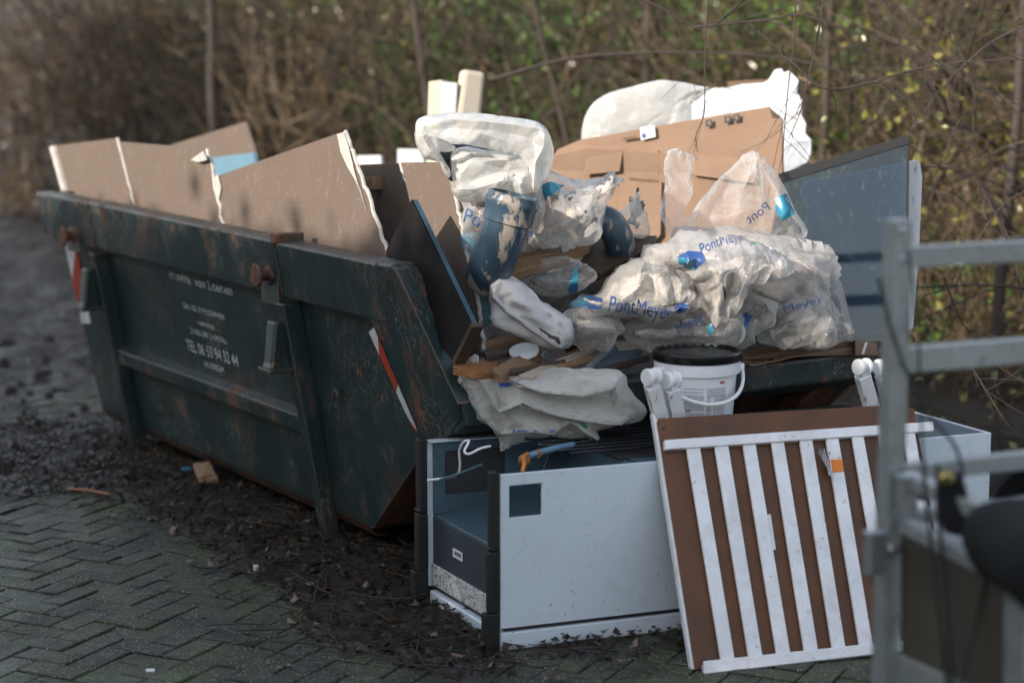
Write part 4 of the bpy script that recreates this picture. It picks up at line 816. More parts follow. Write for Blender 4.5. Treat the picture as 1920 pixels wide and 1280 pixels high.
# ------------------------------------------------------------------ plastic bags: slack film relaxed over lumpy contents
def catmull(px,h):
    P=np.array(px,float); n=len(P); out=[]
    for i in range(n):
        p0,p1,p2,p3=P[i-1],P[i],P[(i+1)%n],P[(i+2)%n]; k=max(2,int(np.linalg.norm(p2-p1)/h))
        t=(np.arange(k)/k)[:,None]; out.append(.5*((2*p1)+(-p0+p2)*t+(2*p0-5*p1+4*p2-p3)*t*t+(-p0+3*p1-3*p2+p3)*t**3))
    return np.concatenate(out)
def inpoly(x,y,P):
    c=np.zeros(x.shape,bool); n=len(P); j=n-1
    for i in range(n):
        with np.errstate(divide='ignore',invalid='ignore'):
            m=((P[i,1]>y)!=(P[j,1]>y))&(x<(P[j,0]-P[i,0])*(y-P[i,1])/(P[j,1]-P[i,1]+1e-12)+P[i,0])
        c^=m; j=i
    return c
def segdist(X,P):
    d=np.full(len(X),1e9); n=len(P)
    for i in range(n):
        a=P[i]; b=P[(i+1)%n]; ab=b-a; t=np.clip(((X-a)@ab)/(ab@ab+1e-12),0,1); d=np.minimum(d,np.linalg.norm(X-a-t[:,None]*ab,axis=1))
    return d
def lattice(P,h,ex=None):
    x0,y0=P.min(0); x1,y1=P.max(0); g=[]
    for j,y in enumerate(np.arange(y0,y1,h*.866)):
        xs=np.arange(x0+(j%2)*h/2,x1,h); g.append(np.stack([xs,np.full(len(xs),y)],1))
    g=np.concatenate(g); g=g[inpoly(g[:,0],g[:,1],P)]; g=g[segdist(g,P)>h*.6]
    if ex is not None and len(ex): g=g[(((g[:,None]-ex[None])**2).sum(2)).min(1)>(h*.55)**2]
    return g
def tri2d(P,h,lines=()):
    L_=[]
    for ln in lines:
        ln=np.array(ln); q=[ln[0]]
        for a,b in zip(ln[:-1],ln[1:]):
            k=max(1,int(round(np.linalg.norm(b-a)/h))); q+=[a+(b-a)*(i+1)/k for i in range(k)]
        q=np.array(q); q=q[inpoly(q[:,0],q[:,1],P)]
        if len(q): q=q[segdist(q,P)>h*.5]
        if len(q)>1: L_.append(q)
    ex=np.concatenate(L_) if L_ else None
    g=lattice(P,h,ex); n=len(P); V=[P]+L_+[g]; V=np.concatenate(V); E=[(i,(i+1)%n) for i in range(n)]; o=n
    for q in L_: E+=[(o+i,o+i+1) for i in range(len(q)-1) if np.linalg.norm(q[i+1]-q[i])<h*1.7]; o+=len(q)
    r=delaunay_2d_cdt([Vector(v) for v in V],E,[list(range(n))],1,1e-6)
    return np.array([tuple(v) for v in r[0]]),[tuple(f) for f in r[2] if len(f)==3]
def n3(p,s,seed):
    return fbm(p[:,0]*s+seed*3.1,p[:,1]*s+seed*1.7+p[:,2]*s*.7,3)
def trilat(P,lam,seed):      # piecewise-linear noise on a warped triangular lattice: flat facets, sharp creases
    x=P[:,0]/lam+seed*7.31; y=P[:,1]/lam+seed*3.77
    x=x+(vn(x*.6+9,y*.6)-.5)*1.5; y=y+(vn(x*.6,y*.6+5)-.5)*1.5
    s=(x+y)*.366; i=np.floor(x+s).astype(int); j=np.floor(y+s).astype(int); fx=x+s-i; fy=y+s-j
    g=lambda a,b:_lat[a%256,b%256]
    up=fx>fy
    return np.where(up,g(i,j)*(1-fx)+g(i+1,j)*(fx-fy)+g(i+1,j+1)*fy,g(i,j)*(1-fy)+g(i,j+1)*(fy-fx)+g(i+1,j+1)*fx)
def facets(P,seed,ang,sc=1,an=2.4):
    h=0
    for k,(lam,amp) in enumerate(((.105,.056),(.055,.024),(.026,.004))):
        a=ang+(0,.5,-.9)[k]; c,s_=math.cos(a),math.sin(a); Q=np.stack([(P[:,0]*c+P[:,1]*s_)/(an if k<2 else 1.6),(-P[:,0]*s_+P[:,1]*c)],1)
        v=trilat(Q,lam*sc,seed+k*13); h=h+amp*sc*((v-.5) if k==0 else (.5-np.abs(2*v-1)))
    return h
def lap(X,F,it,w):
    F=np.array(F); E=np.concatenate([F[:,[0,1]],F[:,[1,2]],F[:,[2,0]]]); cnt=np.bincount(E.ravel(),minlength=len(X))[:,None]+1e-9
    for _ in range(it):
        A=np.zeros_like(X)
        for ax in range(3): A[:,ax]=np.bincount(E[:,0],weights=X[E[:,1],ax],minlength=len(X))+np.bincount(E[:,1],weights=X[E[:,0],ax],minlength=len(X))
        X=X+(A/cnt-X)*w
    return X
def vnorm(V,F):
    F=np.array(F); n=np.cross(V[F[:,1]]-V[F[:,0]],V[F[:,2]]-V[F[:,0]]); N=np.zeros_like(V)
    for i in range(3):
        for ax in range(3): N[:,ax]+=np.bincount(F[:,i],weights=n[:,ax],minlength=len(V))
    return N/(np.linalg.norm(N,axis=1)[:,None]+1e-12)
def pillow(px,Y,T,h=.013,slope=(0,0),edge=.10,back=.7,seed=1,lines=()):
    """closed body: traced rim at distance Y (slope = dY/dx,dY/dz), puffed to thickness T"""
    O=np.array([PY(u,v,Y) for u,v in catmull(px,8)])[:,[0,2]]
    # resample boundary at spacing h
    d=np.r_[0,np.cumsum(np.linalg.norm(np.diff(np.r_[O,O[:1]],axis=0),axis=1))]; m=max(12,int(d[-1]/h)); t=np.linspace(0,d[-1],m,endpoint=False)
    OO=np.r_[O,O[:1]]; P=np.stack([np.interp(t,d,OO[:,i]) for i in range(2)],1)
    V2,F=tri2d(P,h,lines); dist=segdist(V2,P); bd=dist<1e-5
    R_=np.maximum(edge,1e-3); q=np.clip(dist/R_,0,1); pr=np.sqrt(np.clip(1-(1-q)**2,0,1))
    c=P.mean(0); y0=Y+slope[0]*(V2[:,0]-c[0])+slope[1]*(V2[:,1]-c[1])
    lump=(fbm(V2[:,0]*7+seed*5,V2[:,1]*7+seed*9,2)-.5)*1.2
    f=np.stack([V2[:,0],y0-T*pr*(1+lump*.6),V2[:,1]],1); b=np.stack([V2[:,0],y0+T*back*pr,V2[:,1]],1)
    n=len(V2); mp=np.where(bd,np.arange(n),0); ib=np.where(~bd)[0]; mp[ib]=n+np.arange(len(ib))
    V=np.concatenate([f,b[ib]]); FF=[(a,b_,c_) for a,b_,c_ in F]+[(int(mp[c_]),int(mp[b_]),int(mp[a])) for a,b_,c_ in F]
    FF=[x for x in FF if len(set(x))==3]
    N=vnorm(V,FF)
    if N[np.argmin(V[:,1]),1]>0: FF=[t[::-1] for t in FF]; N=-N
    bdv=np.zeros(len(V),bool); bdv[:n]=bd
    return V,FF,N,bdv
BV={}
def relief(px,Y,cre,Q):
    """heights over the traced rim: linear between the traced creases, 0 at the rim"""
    pts=[tuple(PY(u,v,Y)[[0,2]]) for u,v in px]; hs=[0.0]*len(pts); ed=[(i,(i+1)%len(px)) for i in range(len(px))]
    for line in cre:
        b0=len(pts)
        for u,v,h in line: pts.append(tuple(PY(u,v,Y)[[0,2]])); hs.append(h)
        ed+=[(b0+i,b0+i+1) for i in range(len(line)-1)]
    r=delaunay_2d_cdt([Vector(p_) for p_ in pts],ed,[],0,1e-5)
    vo=r[0]; hv=[]
    for k,o_ in enumerate(r[3]):
        if len(o_): hv.append(max(hs[i] for i in o_) if len(o_) else 0)
        else: hv.append(None)
    known=[(np.array(vo[i]),h) for i,h in enumerate(hv) if h is not None]
    for i,h in enumerate(hv):
        if h is None: hv[i]=min(known,key=lambda k_:np.linalg.norm(k_[0]-np.array(vo[i])))[1]
    bv=BVHTree.FromPolygons([(v_[0],v_[1],h*10) for v_,h in zip(vo,hv)],[tuple(f) for f in r[2]])
    out=np.zeros(len(Q))
    for i,q in enumerate(Q):
        hit=bv.ray_cast(Vector((q[0],q[1],50)),Vector((0,0,-1)))
        if hit[0] is not None: out[i]=hit[0].z/10
    return out
def step(line,hi,lo,dv=5,du=0): return [[(u,v,hi) for u,v in line],[(u+du,v+dv,lo) for u,v in line]]
def rid(line,h): return [[(u,v,h) for u,v in line]]
def bag(name,label,px,Y,T,group='rubble bags piled in the skip',film=None,slack=1.09,seed=1,contents=None,fill=.86,it=0,h=.010,edge=.10,slope=(0,0),parent=None,cat='rubbish bag',ridge=None,ties=None,ang=None,sc=1,cre=None):
    V,F,N,bd=pillow(px,Y,T,h,slope,edge,seed=seed,lines=[[PY(u,v,Y)[[0,2]] for u,v,_h in ln] for ln in (cre or [])])
    rg=np.random.default_rng(seed)
    if cre:
        f_=N[:,1]<.15; hh_=relief(px,Y,cre,V[:,[0,2]]); V=V.copy(); V[f_,1]-=hh_[f_]
    if ridge:
        for (u0,v0,u1,v1,amp,wd) in ridge:
            a=PY(u0,v0,Y)[[0,2]]; b_=PY(u1,v1,Y)[[0,2]]; q=V[:,[0,2]]; ab=b_-a; t=np.clip(((q-a)@ab)/(ab@ab),0,1); dd=np.linalg.norm(q-a-t[:,None]*ab,axis=1)
            V=V+N*(amp*np.clip(1-dd/(wd*1.6),0,1)*np.sqrt(np.clip(np.sin(math.pi*np.clip(t,.02,.98)),0,1)))[:,None]*(N[:,1]<0)[:,None]
    amt=(slack-1)/.10; P2=V[:,[0,2]]+V[:,1:2]*.35
    inn=np.clip(segdist(V[:,[0,2]],V[np.where(bd)[0]][:,[0,2]]) if False else np.ones(len(V)),0,1)
    X=V+N*(facets(P2,seed,ang if ang is not None else rg.uniform(0,3.14),sc)*amt)[:,None]
    for (u0,v0,nf,amp,ln) in (ties or []):
        g=PY(u0,v0,Y)[[0,2]]; q=V[:,[0,2]]-g; an=np.arctan2(q[:,1],q[:,0]); r_=np.linalg.norm(q,axis=1)
        tw=np.abs(((an+.25*np.sin(an*3+seed))*nf/math.pi)%2-1)*2-1
        X=X+N*(amp*tw*np.clip(r_/.05,0,1)*np.exp(-r_/ln))[:,None]
    X[bd]=V[bd]+N[bd]*0+(X[bd]-V[bd])*.5
    X=lap(X,F,1,.12)
    m_=film or mt_film
    mb=MB(); mb.v=X.tolist(); mb.f=F
    o=mk(name,mb,m_,parent,smooth=True,label=label,cat=None if parent else cat,group=None if parent else group,norm=False)
    smooth_angle(o,60 if 'sack' in name else 40)
    BV[o.name]=BVHTree.FromPolygons([tuple(x) for x in X],F)
    if contents:
        Z=V-N*(.03+.5*(1-fill)*T)+N*((n3(V,13,seed+5)-.5)*.05)[:,None]
        if contents is mt_filmg: Z=V-N*.02+N*(facets(P2,seed+77,1.1,1)*.6)[:,None]
        mb=MB(); mb.v=Z.tolist(); mb.f=F; mk('inner_layer' if contents is mt_filmg else 'contents',mb,contents,o,smooth=True,norm=False)
    return o
def cast(names,u,v,off=.0025):
    d=ray(u,v); d=d/np.linalg.norm(d); best=None
    for nme in names:
        h=BV[nme].ray_cast(Vector(CAM),Vector(d))
        if h[0] is not None and (best is None or h[3]<best[1]): best=(np.array(h[0]),h[3])
    return None if best is None else best[0]-d*off
def onbag(parent,name,V2,F,m,off=.0025,label=None):
    pts=[cast([parent.name],u,v,off) for u,v in V2]; keep=[i for i,p in enumerate(pts) if p is not None]
    ok=set(keep); mp={k:i for i,k in enumerate(keep)}; F=[tuple(mp[i] for i in f) for f in F if all(i in ok for i in f)]
    # drop faces that jump across a fold
    P=[pts[k] for k in keep]; F=[f for f in F if max(np.linalg.norm(P[f[i]]-P[f[i-1]]) for i in range(len(f)))<.05]
    if not F: return
    mb=MB(); mb.v=[tuple(p) for p in P]; mb.f=F; mk(name,mb,m,parent,norm=False,smooth=True,label=label)
def bagtext(parent,s,p0,p1,hpx,m,bow=0,mirror=False,slant=0,thick=0):
    v,f=textmesh(s,.12); W_=v[:,0].max(); p0=np.array(p0,float); p1=np.array(p1,float); d=(p1-p0); l=np.linalg.norm(d); d/=l; n=np.array([d[1],-d[0]]) 
    k=v[:,0]/W_; k=1-k if mirror else k
    Q=p0+np.outer(k*l,d)+np.outer(v[:,1]/.72*hpx,n)+np.outer(4*bow*k*(1-k),n)
    onbag(parent,'print',Q,f,m)
def bagpoly(parent,px,m,h=3,off=.002):
    P=np.array(px,float); D=[]
    for i in range(len(P)):
        a,b_=P[i],P[(i+1)%len(P)]; k=max(1,int(np.linalg.norm(b_-a)/h)); D+= [a+(b_-a)*j/k for j in range(k)]
    V2,F=tri2d(np.array(D),h); onbag(parent,'print',V2,F,m,off)
# --- large open bag at the top
GB='rubble bags piled in the skip'
top_=thing('plastic_bag','large white bag gaping open at the top of the heap with thick folded mouth','rubbish bag',PY(930,470,7.15),GB)
bb=bag('bag_body',None,[(795,250),(850,262),(900,280),(985,300),(1020,345),(1025,400),(1010,460),(960,480),(900,475),(868,440),(850,380),(836,320)],7.18,.16,film=mt_film,slack=1.10,seed=3,contents=mt_rubd,parent=top_,edge=.12)
bagtext(bb,'PontMeyer',(868,415),(1010,455),28,mt_blue,bow=-4)
bag('inner_fold',None,[(846,292),(870,275),(925,282),(985,296),(1005,330),(1000,375),(960,378),(900,372),(862,366),(850,340)],7.04,.03,film=mt_filmw,slack=1.06,seed=4,parent=top_,edge=.025,h=.008,sc=.5,cre=step([(846,300),(870,292),(885,283),(925,285),(960,290)],.04,.005,8)+rid([(860,330),(885,300),(890,285)],.05)+rid([(905,300),(950,296),(988,312)],.055)+rid([(870,345),(930,335),(990,340)],.05)+rid([(940,310),(960,330)],.01))
bag('inner_fold',None,[(848,352),(880,338),(940,322),(990,318),(1012,340),(985,366),(940,372),(900,378),(862,376)],6.99,.03,film=mt_filmw,slack=1.06,seed=5,parent=top_,edge=.025,h=.008,sc=.5,cre=rid([(850,352),(890,351),(935,338),(985,322)],.05)+rid([(870,362),(930,356),(965,332)],.035)+rid([(962,325),(975,345),(978,360)],.05)+rid([(955,345),(968,360)],.005))
bag('mouth_shade_body',None,[(812,288),(842,268),(905,276),(955,292),(900,305),(862,330),(846,340),(826,306)],7.10,.03,film=plain('mouth_shade_paint',(.012,.016,.03),.6),slack=1.03,seed=6,parent=top_,edge=.04)  # dark body standing in for the shade inside the white bag's mouth
cr_=rid([(795,230),(793,249),(805,275),(832,305)],.05)+rid([(795,235),(819,254),(849,265),(875,266)],.055)+rid([(803,262),(825,278)],.01)+rid([(830,222),(900,225),(965,232),(1016,240)],.06)+rid([(1020,238),(1019,270),(1004,300),(1000,345)],.065)+rid([(900,248),(950,262),(985,283)],.045)+rid([(978,262),(1000,296)],.05)+rid([(1028,262),(1027,300),(1010,340)],.03)+rid([(840,238),(930,243),(1000,258)],.04)
bag('mouth_ring',None,[(778,262),(779,232),(797,217),(845,212),(905,214),(965,220),(1010,229),(1031,250),(1038,290),(1032,318),(1014,352),(1002,372),(990,350),(990,322),(978,296),(925,282),(865,268),(845,270),(858,280),(832,285),(823,284),(843,318),(840,334),(822,303),(800,300),(786,285)],7.0,.03,film=mt_filmw,slack=1.05,seed=7,parent=top_,edge=.025,h=.008,cre=cr_,ang=.1,sc=.5)
bag('bag_skirt',None,[(990,350),(1010,345),(1025,365),(1022,400),(1008,425),(1000,385),(960,372),(925,362),(985,360)],7.0,.035,film=mt_film,slack=1.12,seed=8,parent=top_,edge=.05)
# --- tied bag to its right
b2=bag('plastic_bag','white tied bag with dirt specks lying on the planks beside the pipe elbow',[(1008,330),(1030,320),(1075,332),(1120,330),(1160,328),(1172,340),(1150,352),(1140,380),(1132,410),(1120,448),(1080,450),(1040,452),(985,462),(985,440),(1010,420),(1015,390),(1005,360)],7.17,.13,film=mt_film,slack=1.10,seed=11,ties=[(1165,335,10,.02,.2)],ang=.6,contents=mt_rub,cre=step([(1018,448),(1060,440),(1100,425),(1125,385),(1150,345)],.07,.06,6,6)+rid([(1010,425),(1060,428),(1095,410),(1120,370)],.02)+rid([(1012,395),(1028,370),(1045,376),(1040,400)],.05)+rid([(1035,335),(1085,345),(1150,337)],.06)+rid([(1050,360),(1075,390),(1110,395)],.06)+rid([(1060,350),(1100,362),(1128,350)],.02))
bagpoly(b2,[(1017,346),(1032,340),(1058,348),(1040,362),(1022,372),(1016,362)],mt_cyan)
bagpoly(b2,[(1016,366),(1026,360),(1024,376),(1018,380)],mt_blue)
bk_sp=mt_dark
for (u,v,r_) in ((1068,373,3),(1072,370,2),(1098,397,2.5),(1060,368,1.5),(1063,366,1.2),(1070,362,1.2)): bagpoly(b2,[(u+r_*math.cos(a),v+r_*math.sin(a)*1.2) for a in np.linspace(0,6.28,7)[:-1]],bk_sp,2)
bag('plastic_bag','small dirty pale bag with a dark top knot against the cardboard',[(1158,398),(1185,375),(1196,350),(1204,375),(1215,410),(1214,440),(1170,440),(1150,420)],7.45,.07,film=mt_film,slack=1.08,seed=12,contents=mt_rub)
# --- cloth sack
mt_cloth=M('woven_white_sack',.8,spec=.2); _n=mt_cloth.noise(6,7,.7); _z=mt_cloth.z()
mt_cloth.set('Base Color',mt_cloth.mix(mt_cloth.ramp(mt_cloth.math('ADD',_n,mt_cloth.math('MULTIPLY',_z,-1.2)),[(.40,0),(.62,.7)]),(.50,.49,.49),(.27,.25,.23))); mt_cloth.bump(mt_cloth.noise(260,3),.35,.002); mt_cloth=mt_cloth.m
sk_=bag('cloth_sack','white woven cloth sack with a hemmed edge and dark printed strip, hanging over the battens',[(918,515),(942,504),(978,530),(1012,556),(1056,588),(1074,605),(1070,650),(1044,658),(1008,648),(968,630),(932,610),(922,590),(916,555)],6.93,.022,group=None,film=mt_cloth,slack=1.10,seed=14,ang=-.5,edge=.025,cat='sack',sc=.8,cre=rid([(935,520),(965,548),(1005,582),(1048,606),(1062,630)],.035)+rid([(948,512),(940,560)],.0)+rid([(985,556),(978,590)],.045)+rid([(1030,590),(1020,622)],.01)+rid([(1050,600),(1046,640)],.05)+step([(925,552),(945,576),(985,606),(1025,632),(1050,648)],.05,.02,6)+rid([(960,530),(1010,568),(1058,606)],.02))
P_=[cast([sk_.name],u,v,.004) for u,v in ((924,550),(940,572),(960,590),(985,606),(1005,617),(1025,630),(1042,643),(1052,653))]; P_=[p for p in P_ if p is not None]
b=MB(); b.tube(smoothpts(P_,30,2),.0035,6); mk('hem',b,mt_cloth,sk_,smooth=True)
bagpoly(sk_,[(1012,614),(1020,620),(1034,628),(1048,632),(1052,645),(1046,646),(1040,637),(1026,632),(1013,625)],mt_ink)
# --- bag under the planks, left of centre
b4_=bag('plastic_bag','greyish clear bag with a blue-green patch directly beneath the two planks',[(965,520),(980,497),(1020,488),(1058,482),(1080,490),(1112,510),(1108,530),(1085,550),(1050,566),(1010,560),(985,540)],7.08,.10,film=mt_filmc,slack=1.10,seed=17,contents=mt_rubd)
bagpoly(b4_,[(1074,508),(1082,498),(1084,520),(1083,540),(1066,552),(1068,535)],mt_cyan); bagpoly(b4_,[(1068,538),(1083,533),(1083,545),(1064,553)],mt_blue)
bag('plastic_bag','dark bag of rubble glimpsed in the gaps between the planks and the lettered bags',[(950,520),(990,480),(1080,470),(1180,480),(1280,500),(1350,540),(1380,600),(1370,650),(1250,660),(1100,650),(990,640),(940,590)],7.50,.16,film=mt_filmc,slack=1.10,seed=18,contents=mt_rubd,h=.018)
# --- printed bag lying in the middle
b5=bag('plastic_bag','dirty bag with upright blue lettering lying in the middle of the heap',[(1068,575),(1085,552),(1120,545),(1135,520),(1165,500),(1200,486),(1240,484),(1285,500),(1303,530),(1308,570),(1270,592),(1220,605),(1160,600),(1110,592)],7.12,.13,film=mt_filmc,slack=1.11,seed=19,ties=[(1303,520,10,.02,.18)],ang=2.3,contents=mt_rub,cre=rid([(1070,566),(1120,550),(1160,560),(1230,572),(1295,560)],.07)+rid([(1080,576),(1150,583),(1230,590),(1290,580)],.06)+rid([(1200,492),(1190,520),(1180,545)],.07)+rid([(1215,490),(1222,530),(1218,556)],.015)+rid([(1240,490),(1248,525),(1238,556)],.07)+rid([(1262,495),(1262,540),(1258,560)],.02)+rid([(1285,505),(1285,545)],.06)+rid([(1150,520),(1160,545)],.03))
bagtext(b5,'PontMeyer',(1141,583),(1258,601),30,mt_blue,bow=2)
bagpoly(b5,[(1066,562),(1088,548),(1130,560),(1128,580),(1095,578),(1070,574)],mt_blue); bagpoly(b5,[(1066,562),(1084,550),(1108,556),(1096,574),(1070,574)],mt_cyan,off=.004)
bagpoly(b5,[(1264,576),(1278,566),(1292,572),(1284,584),(1268,588)],mt_blue)
# --- big bag on top right with logo
b7=bag('plastic_bag','very large clear bag with a rolled white rim enclosing the lettered bag at the right',[(1262,432),(1285,421),(1360,424),(1430,432),(1500,440),(1540,455),(1556,478),(1560,520),(1582,560),(1596,600),(1590,625),(1540,640),(1460,640),(1420,600),(1340,560),(1290,490)],7.52,.20,film=mt_film,slack=1.10,seed=23,ties=[(1270,430,10,.02,.2)],ang=2.4,sc=1.2,contents=mt_rub,edge=.13,h=.014,cre=step([(1266,430),(1300,427),(1380,434),(1450,442),(1520,455),(1545,472)],.07,.03,9)+rid([(1500,470),(1530,520),(1535,580),(1520,620)],.10)+rid([(1515,470),(1548,510),(1560,560),(1575,610)],.06)+rid([(1540,500),(1545,570),(1550,620)],.02)+rid([(1470,500),(1490,540),(1495,600)],.04)+rid([(1450,460),(1480,500)],.08))
b6=bag('plastic_bag','plump white bag with blue logo and sloping lettering, second layer of the heap',[(1207,482),(1235,462),(1290,440),(1345,442),(1390,452),(1435,462),(1470,480),(1484,505),(1455,520),(1420,535),(1395,560),(1365,585),(1330,604),(1300,570),(1300,530),(1260,492)],7.16,.15,film=mt_film,slack=1.11,seed=29,ties=[(1345,604,12,.022,.22),(1480,500,9,.015,.15)],ang=.9,contents=mt_rub,cre=rid([(1215,482),(1262,462),(1320,448),(1370,445)],.04)+rid([(1260,480),(1300,470),(1350,458),(1400,455)],.08)+rid([(1268,500),(1300,505),(1330,495),(1395,475)],.085)+rid([(1310,515),(1312,550),(1325,590)],.05)+rid([(1345,500),(1340,545),(1334,598)],.09)+rid([(1362,500),(1356,540),(1350,585)],.03)+rid([(1400,480),(1385,515),(1372,560)],.09)+rid([(1420,478),(1410,505),(1396,530)],.03)+rid([(1445,476),(1440,495),(1420,520)],.08)+rid([(1465,492),(1455,512)],.04))
bagtext(b6,'PontMeyer',(1316,477),(1404,449),21,mt_blue,bow=5)
bagpoly(b6,[(1270,481),(1290,470),(1316,472),(1324,486),(1305,506),(1282,500),(1274,492)],mt_blue); bagpoly(b6,[(1270,482),(1282,486),(1305,490),(1302,507),(1282,502),(1273,494)],mt_cyan,off=.004)
bagpoly(b6,[(1407,452),(1416,450),(1420,456),(1410,459)],mt_green,2)
P_=[cast([b6.name],u,v,.003) for u,v in ((1356,537),(1358,545),(1361,553),(1360,562))]
bagpoly(b6,[(1355,536),(1358,536),(1361,550),(1362,556),(1359,563),(1357,552)],mt_ink,2)
b13=bag('plastic_bag','smaller bag of pinkish rubble with faint blue lettering at the right of the heap',[(1425,640),(1450,590),(1480,570),(1500,562),(1545,560),(1552,585),(1558,612),(1540,632),(1500,640)],7.28,.09,film=mt_filmc,slack=1.12,seed=31,contents=mt_rub)
bagtext(b13,'Meyer',(1470,585),(1545,567),14,mt_blue)
b12=bag('plastic_bag','grey bag with a blue and cyan patch wedged below the lettered white bag',[(1362,600),(1385,570),(1410,550),(1450,558),(1462,575),(1430,620),(1410,645),(1380,650),(1368,630)],7.20,.08,film=mt_filmc,slack=1.1,seed=37,contents=mt_rubd)
bagpoly(b12,[(1385,600),(1398,585),(1410,592),(1402,615),(1384,640),(1386,618)],mt_blue); bagpoly(b12,[(1400,610),(1394,630),(1380,642),(1386,622)],mt_cyan,off=.004)
b11=bag('plastic_bag','low clear bag of broken tile pieces right behind the bucket lid',[(1172,628),(1178,605),(1215,600),(1260,598),(1310,590),(1350,585),(1385,585),(1402,600),(1385,625),(1368,650),(1330,655),(1280,650),(1225,655),(1195,650)],7.12,.09,film=mt_filmc,slack=1.12,seed=41,contents=mt_rub)
bagtext(b11,'Meyer',(1274,628),(1322,606),22,mt_blue,bow=3); bagpoly(b11,[(1324,612),(1334,606),(1340,622),(1330,630)],mt_cyan,2)
b10=bag('plastic_bag','crumpled clear bag between the cloth sack and the lettered bag',[(1050,600),(1058,582),(1090,574),(1140,578),(1168,598),(1172,632),(1140,642),(1090,645),(1060,630)],7.03,.08,film=mt_filmc,slack=1.15,seed=43,contents=mt_rub)
# pointed bag and hanging film
b8=bag('plastic_bag','tall translucent bag pulled up to a sharp point in front of the glass panel',[(1290,430),(1300,395),(1345,340),(1385,305),(1413,283),(1440,305),(1470,345),(1490,385),(1512,440),(1420,450),(1340,445)],7.62,.10,film=mt_thin,slack=1.05,seed=47,ties=[(1413,283,11,.02,.3)],ang=1.9,edge=.2,cre=rid([(1412,292),(1385,350),(1368,435)],.07)+rid([(1416,292),(1440,350),(1470,425)],.02)+rid([(1425,298),(1465,350),(1495,430)],.05)+rid([(1400,305),(1350,360),(1310,425)],.01)+rid([(1330,365),(1320,430)],.04)+rid([(1400,430),(1440,418),(1480,380)],.05))
bagpoly(b8,[(1455,370),(1480,360),(1492,375),(1494,400),(1468,414),(1454,395)],mt_cyan); bagtext(b8,'Pont',(1405,420),(1445,392),18,mt_blue,mirror=True)
bag('plastic_strip','narrow crinkled white plastic hanging over the front of the cardboard box',[(1242,330),(1252,286),(1285,288),(1310,292),(1302,330),(1292,370),(1282,420),(1272,445),(1256,448),(1244,410),(1240,370)],7.45,.015,group=None,film=mt_thin,slack=1.2,seed=51,ang=1.45,sc=.6,edge=.03,cat='plastic film',h=.011)
# bright bag upper right
bw=bag('plastic_bag','glaring white inflated plastic bag behind the top edge of the cardboard box',[(1090,268),(1094,232),(1110,200),(1140,178),(1190,162),(1245,153),(1290,156),(1332,165),(1300,185),(1300,215),(1280,300),(1180,330),(1100,330)],float(Pc[1])+.30,.10,film=mt_filmw,slack=1.04,seed=53,ang=.4,sc=1.6,edge=.14)
bag('clear_film','crinkled clear film wrapped between the white bag and the polystyrene',[(1205,262),(1225,225),(1262,198),(1310,175),(1345,165),(1375,172),(1372,215),(1340,225),(1300,235),(1250,260)],float(Pc[1])+.18,.03,group=None,film=mt_filmc,slack=1.12,seed=54,ang=.5,sc=.7,edge=.05,cat='plastic film')
# sheet crumpled below the planks, hanging over the lip
s1=thing('plastic_sheet','heap of empty greyish plastic bags crumpled over the skip lip below the planks','plastic sheet',PY(1030,830,6.7))
cr_=rid([(866,722),(884,750),(912,787),(941,803)],.05)+rid([(899,717),(923,757),(924,785),(943,800)],.005)+rid([(905,712),(934,760)],.045)+step([(936,761),(962,750),(980,744),(1006,757),(1050,768),(1089,776),(1164,785)],0.088,-0.006,6)
cr_+=rid([(927,712),(931,738),(938,757)],.0)+step([(973,709),(1015,722),(1091,731),(1144,716)],0.101,-0.003,5)+rid([(985,702),(1060,707),(1120,700)],.05)+step([(943,803),(993,799),(1037,801),(1067,781),(1081,787),(1118,818)],0.068,-0.009,6)
cr_+=rid([(960,775),(1010,785),(1055,790)],.045)+rid([(1040,745),(1100,752),(1150,765)],.04)+rid([(1153,720),(1166,775)],.055)+rid([(1175,735),(1195,775)],.015)+rid([(1100,795),(1150,790)],.03)
bag('sheet_body',None,[(860,712),(870,698),(930,705),(1000,698),(1060,688),(1130,690),(1168,698),(1183,728),(1209,778),(1160,800),(1118,806),(1126,820),(1110,829),(1075,818),(1040,812),(1000,824),(955,835),(940,846),(934,818),(915,798),(888,783),(884,766)],6.76,.035,contents=mt_filmg,film=mt_filmg,slack=1.095,seed=61,parent=s1,edge=.06,cre=cr_,h=.0075,ang=-.35,sc=.6)

sb_=bpy.data.objects['sheet_body']
bagpoly(sb_,[(934,719),(955,717),(975,712),(972,718),(950,726),(936,726)],mt_blue); bagpoly(sb_,[(1086,790),(1094,792),(1102,800),(1100,805),(1092,798)],mt_green,2)
for x0,x1 in ((961,966),(970,990),(1000,1008),(1031,1041)): bagpoly(sb_,[(x0,806),(x1,806),(x1,811),(x0,811)],mt_blue,2)
# ------------------------------------------------------------------ vegetation
def leafquads(P,size,rg,up=.3,fold=.25,asp=1.5,flat=1):
    """small folded leaves: two triangles each side of a midrib"""
    n=len(P); D=rg.normal(size=(n,3)); D[:,2]*=flat; D/=np.linalg.norm(D,axis=1)[:,None]; Q=rg.normal(size=(n,3)); Q[:,2]+=up*3; W_=np.cross(D,Q); W_/=np.linalg.norm(W_,axis=1)[:,None]; N_=np.cross(D,W_)
    s=(size*rg.uniform(.6,1.3,n))[:,None] if np.isscalar(size) else size[:,None]
    a=P-D*s*asp/2; c=P+D*s*asp/2; m=P+N_*s*fold*.0; l=m+W_*s*.5+N_*s*fold; r=m-W_*s*.5+N_*s*fold
    V=np.stack([a,l,c,r],1).reshape(-1,3); i=np.arange(n)*4
    F=np.concatenate([np.stack([i,i+1,i+2],1),np.stack([i,i+2,i+3],1)]); return V,F
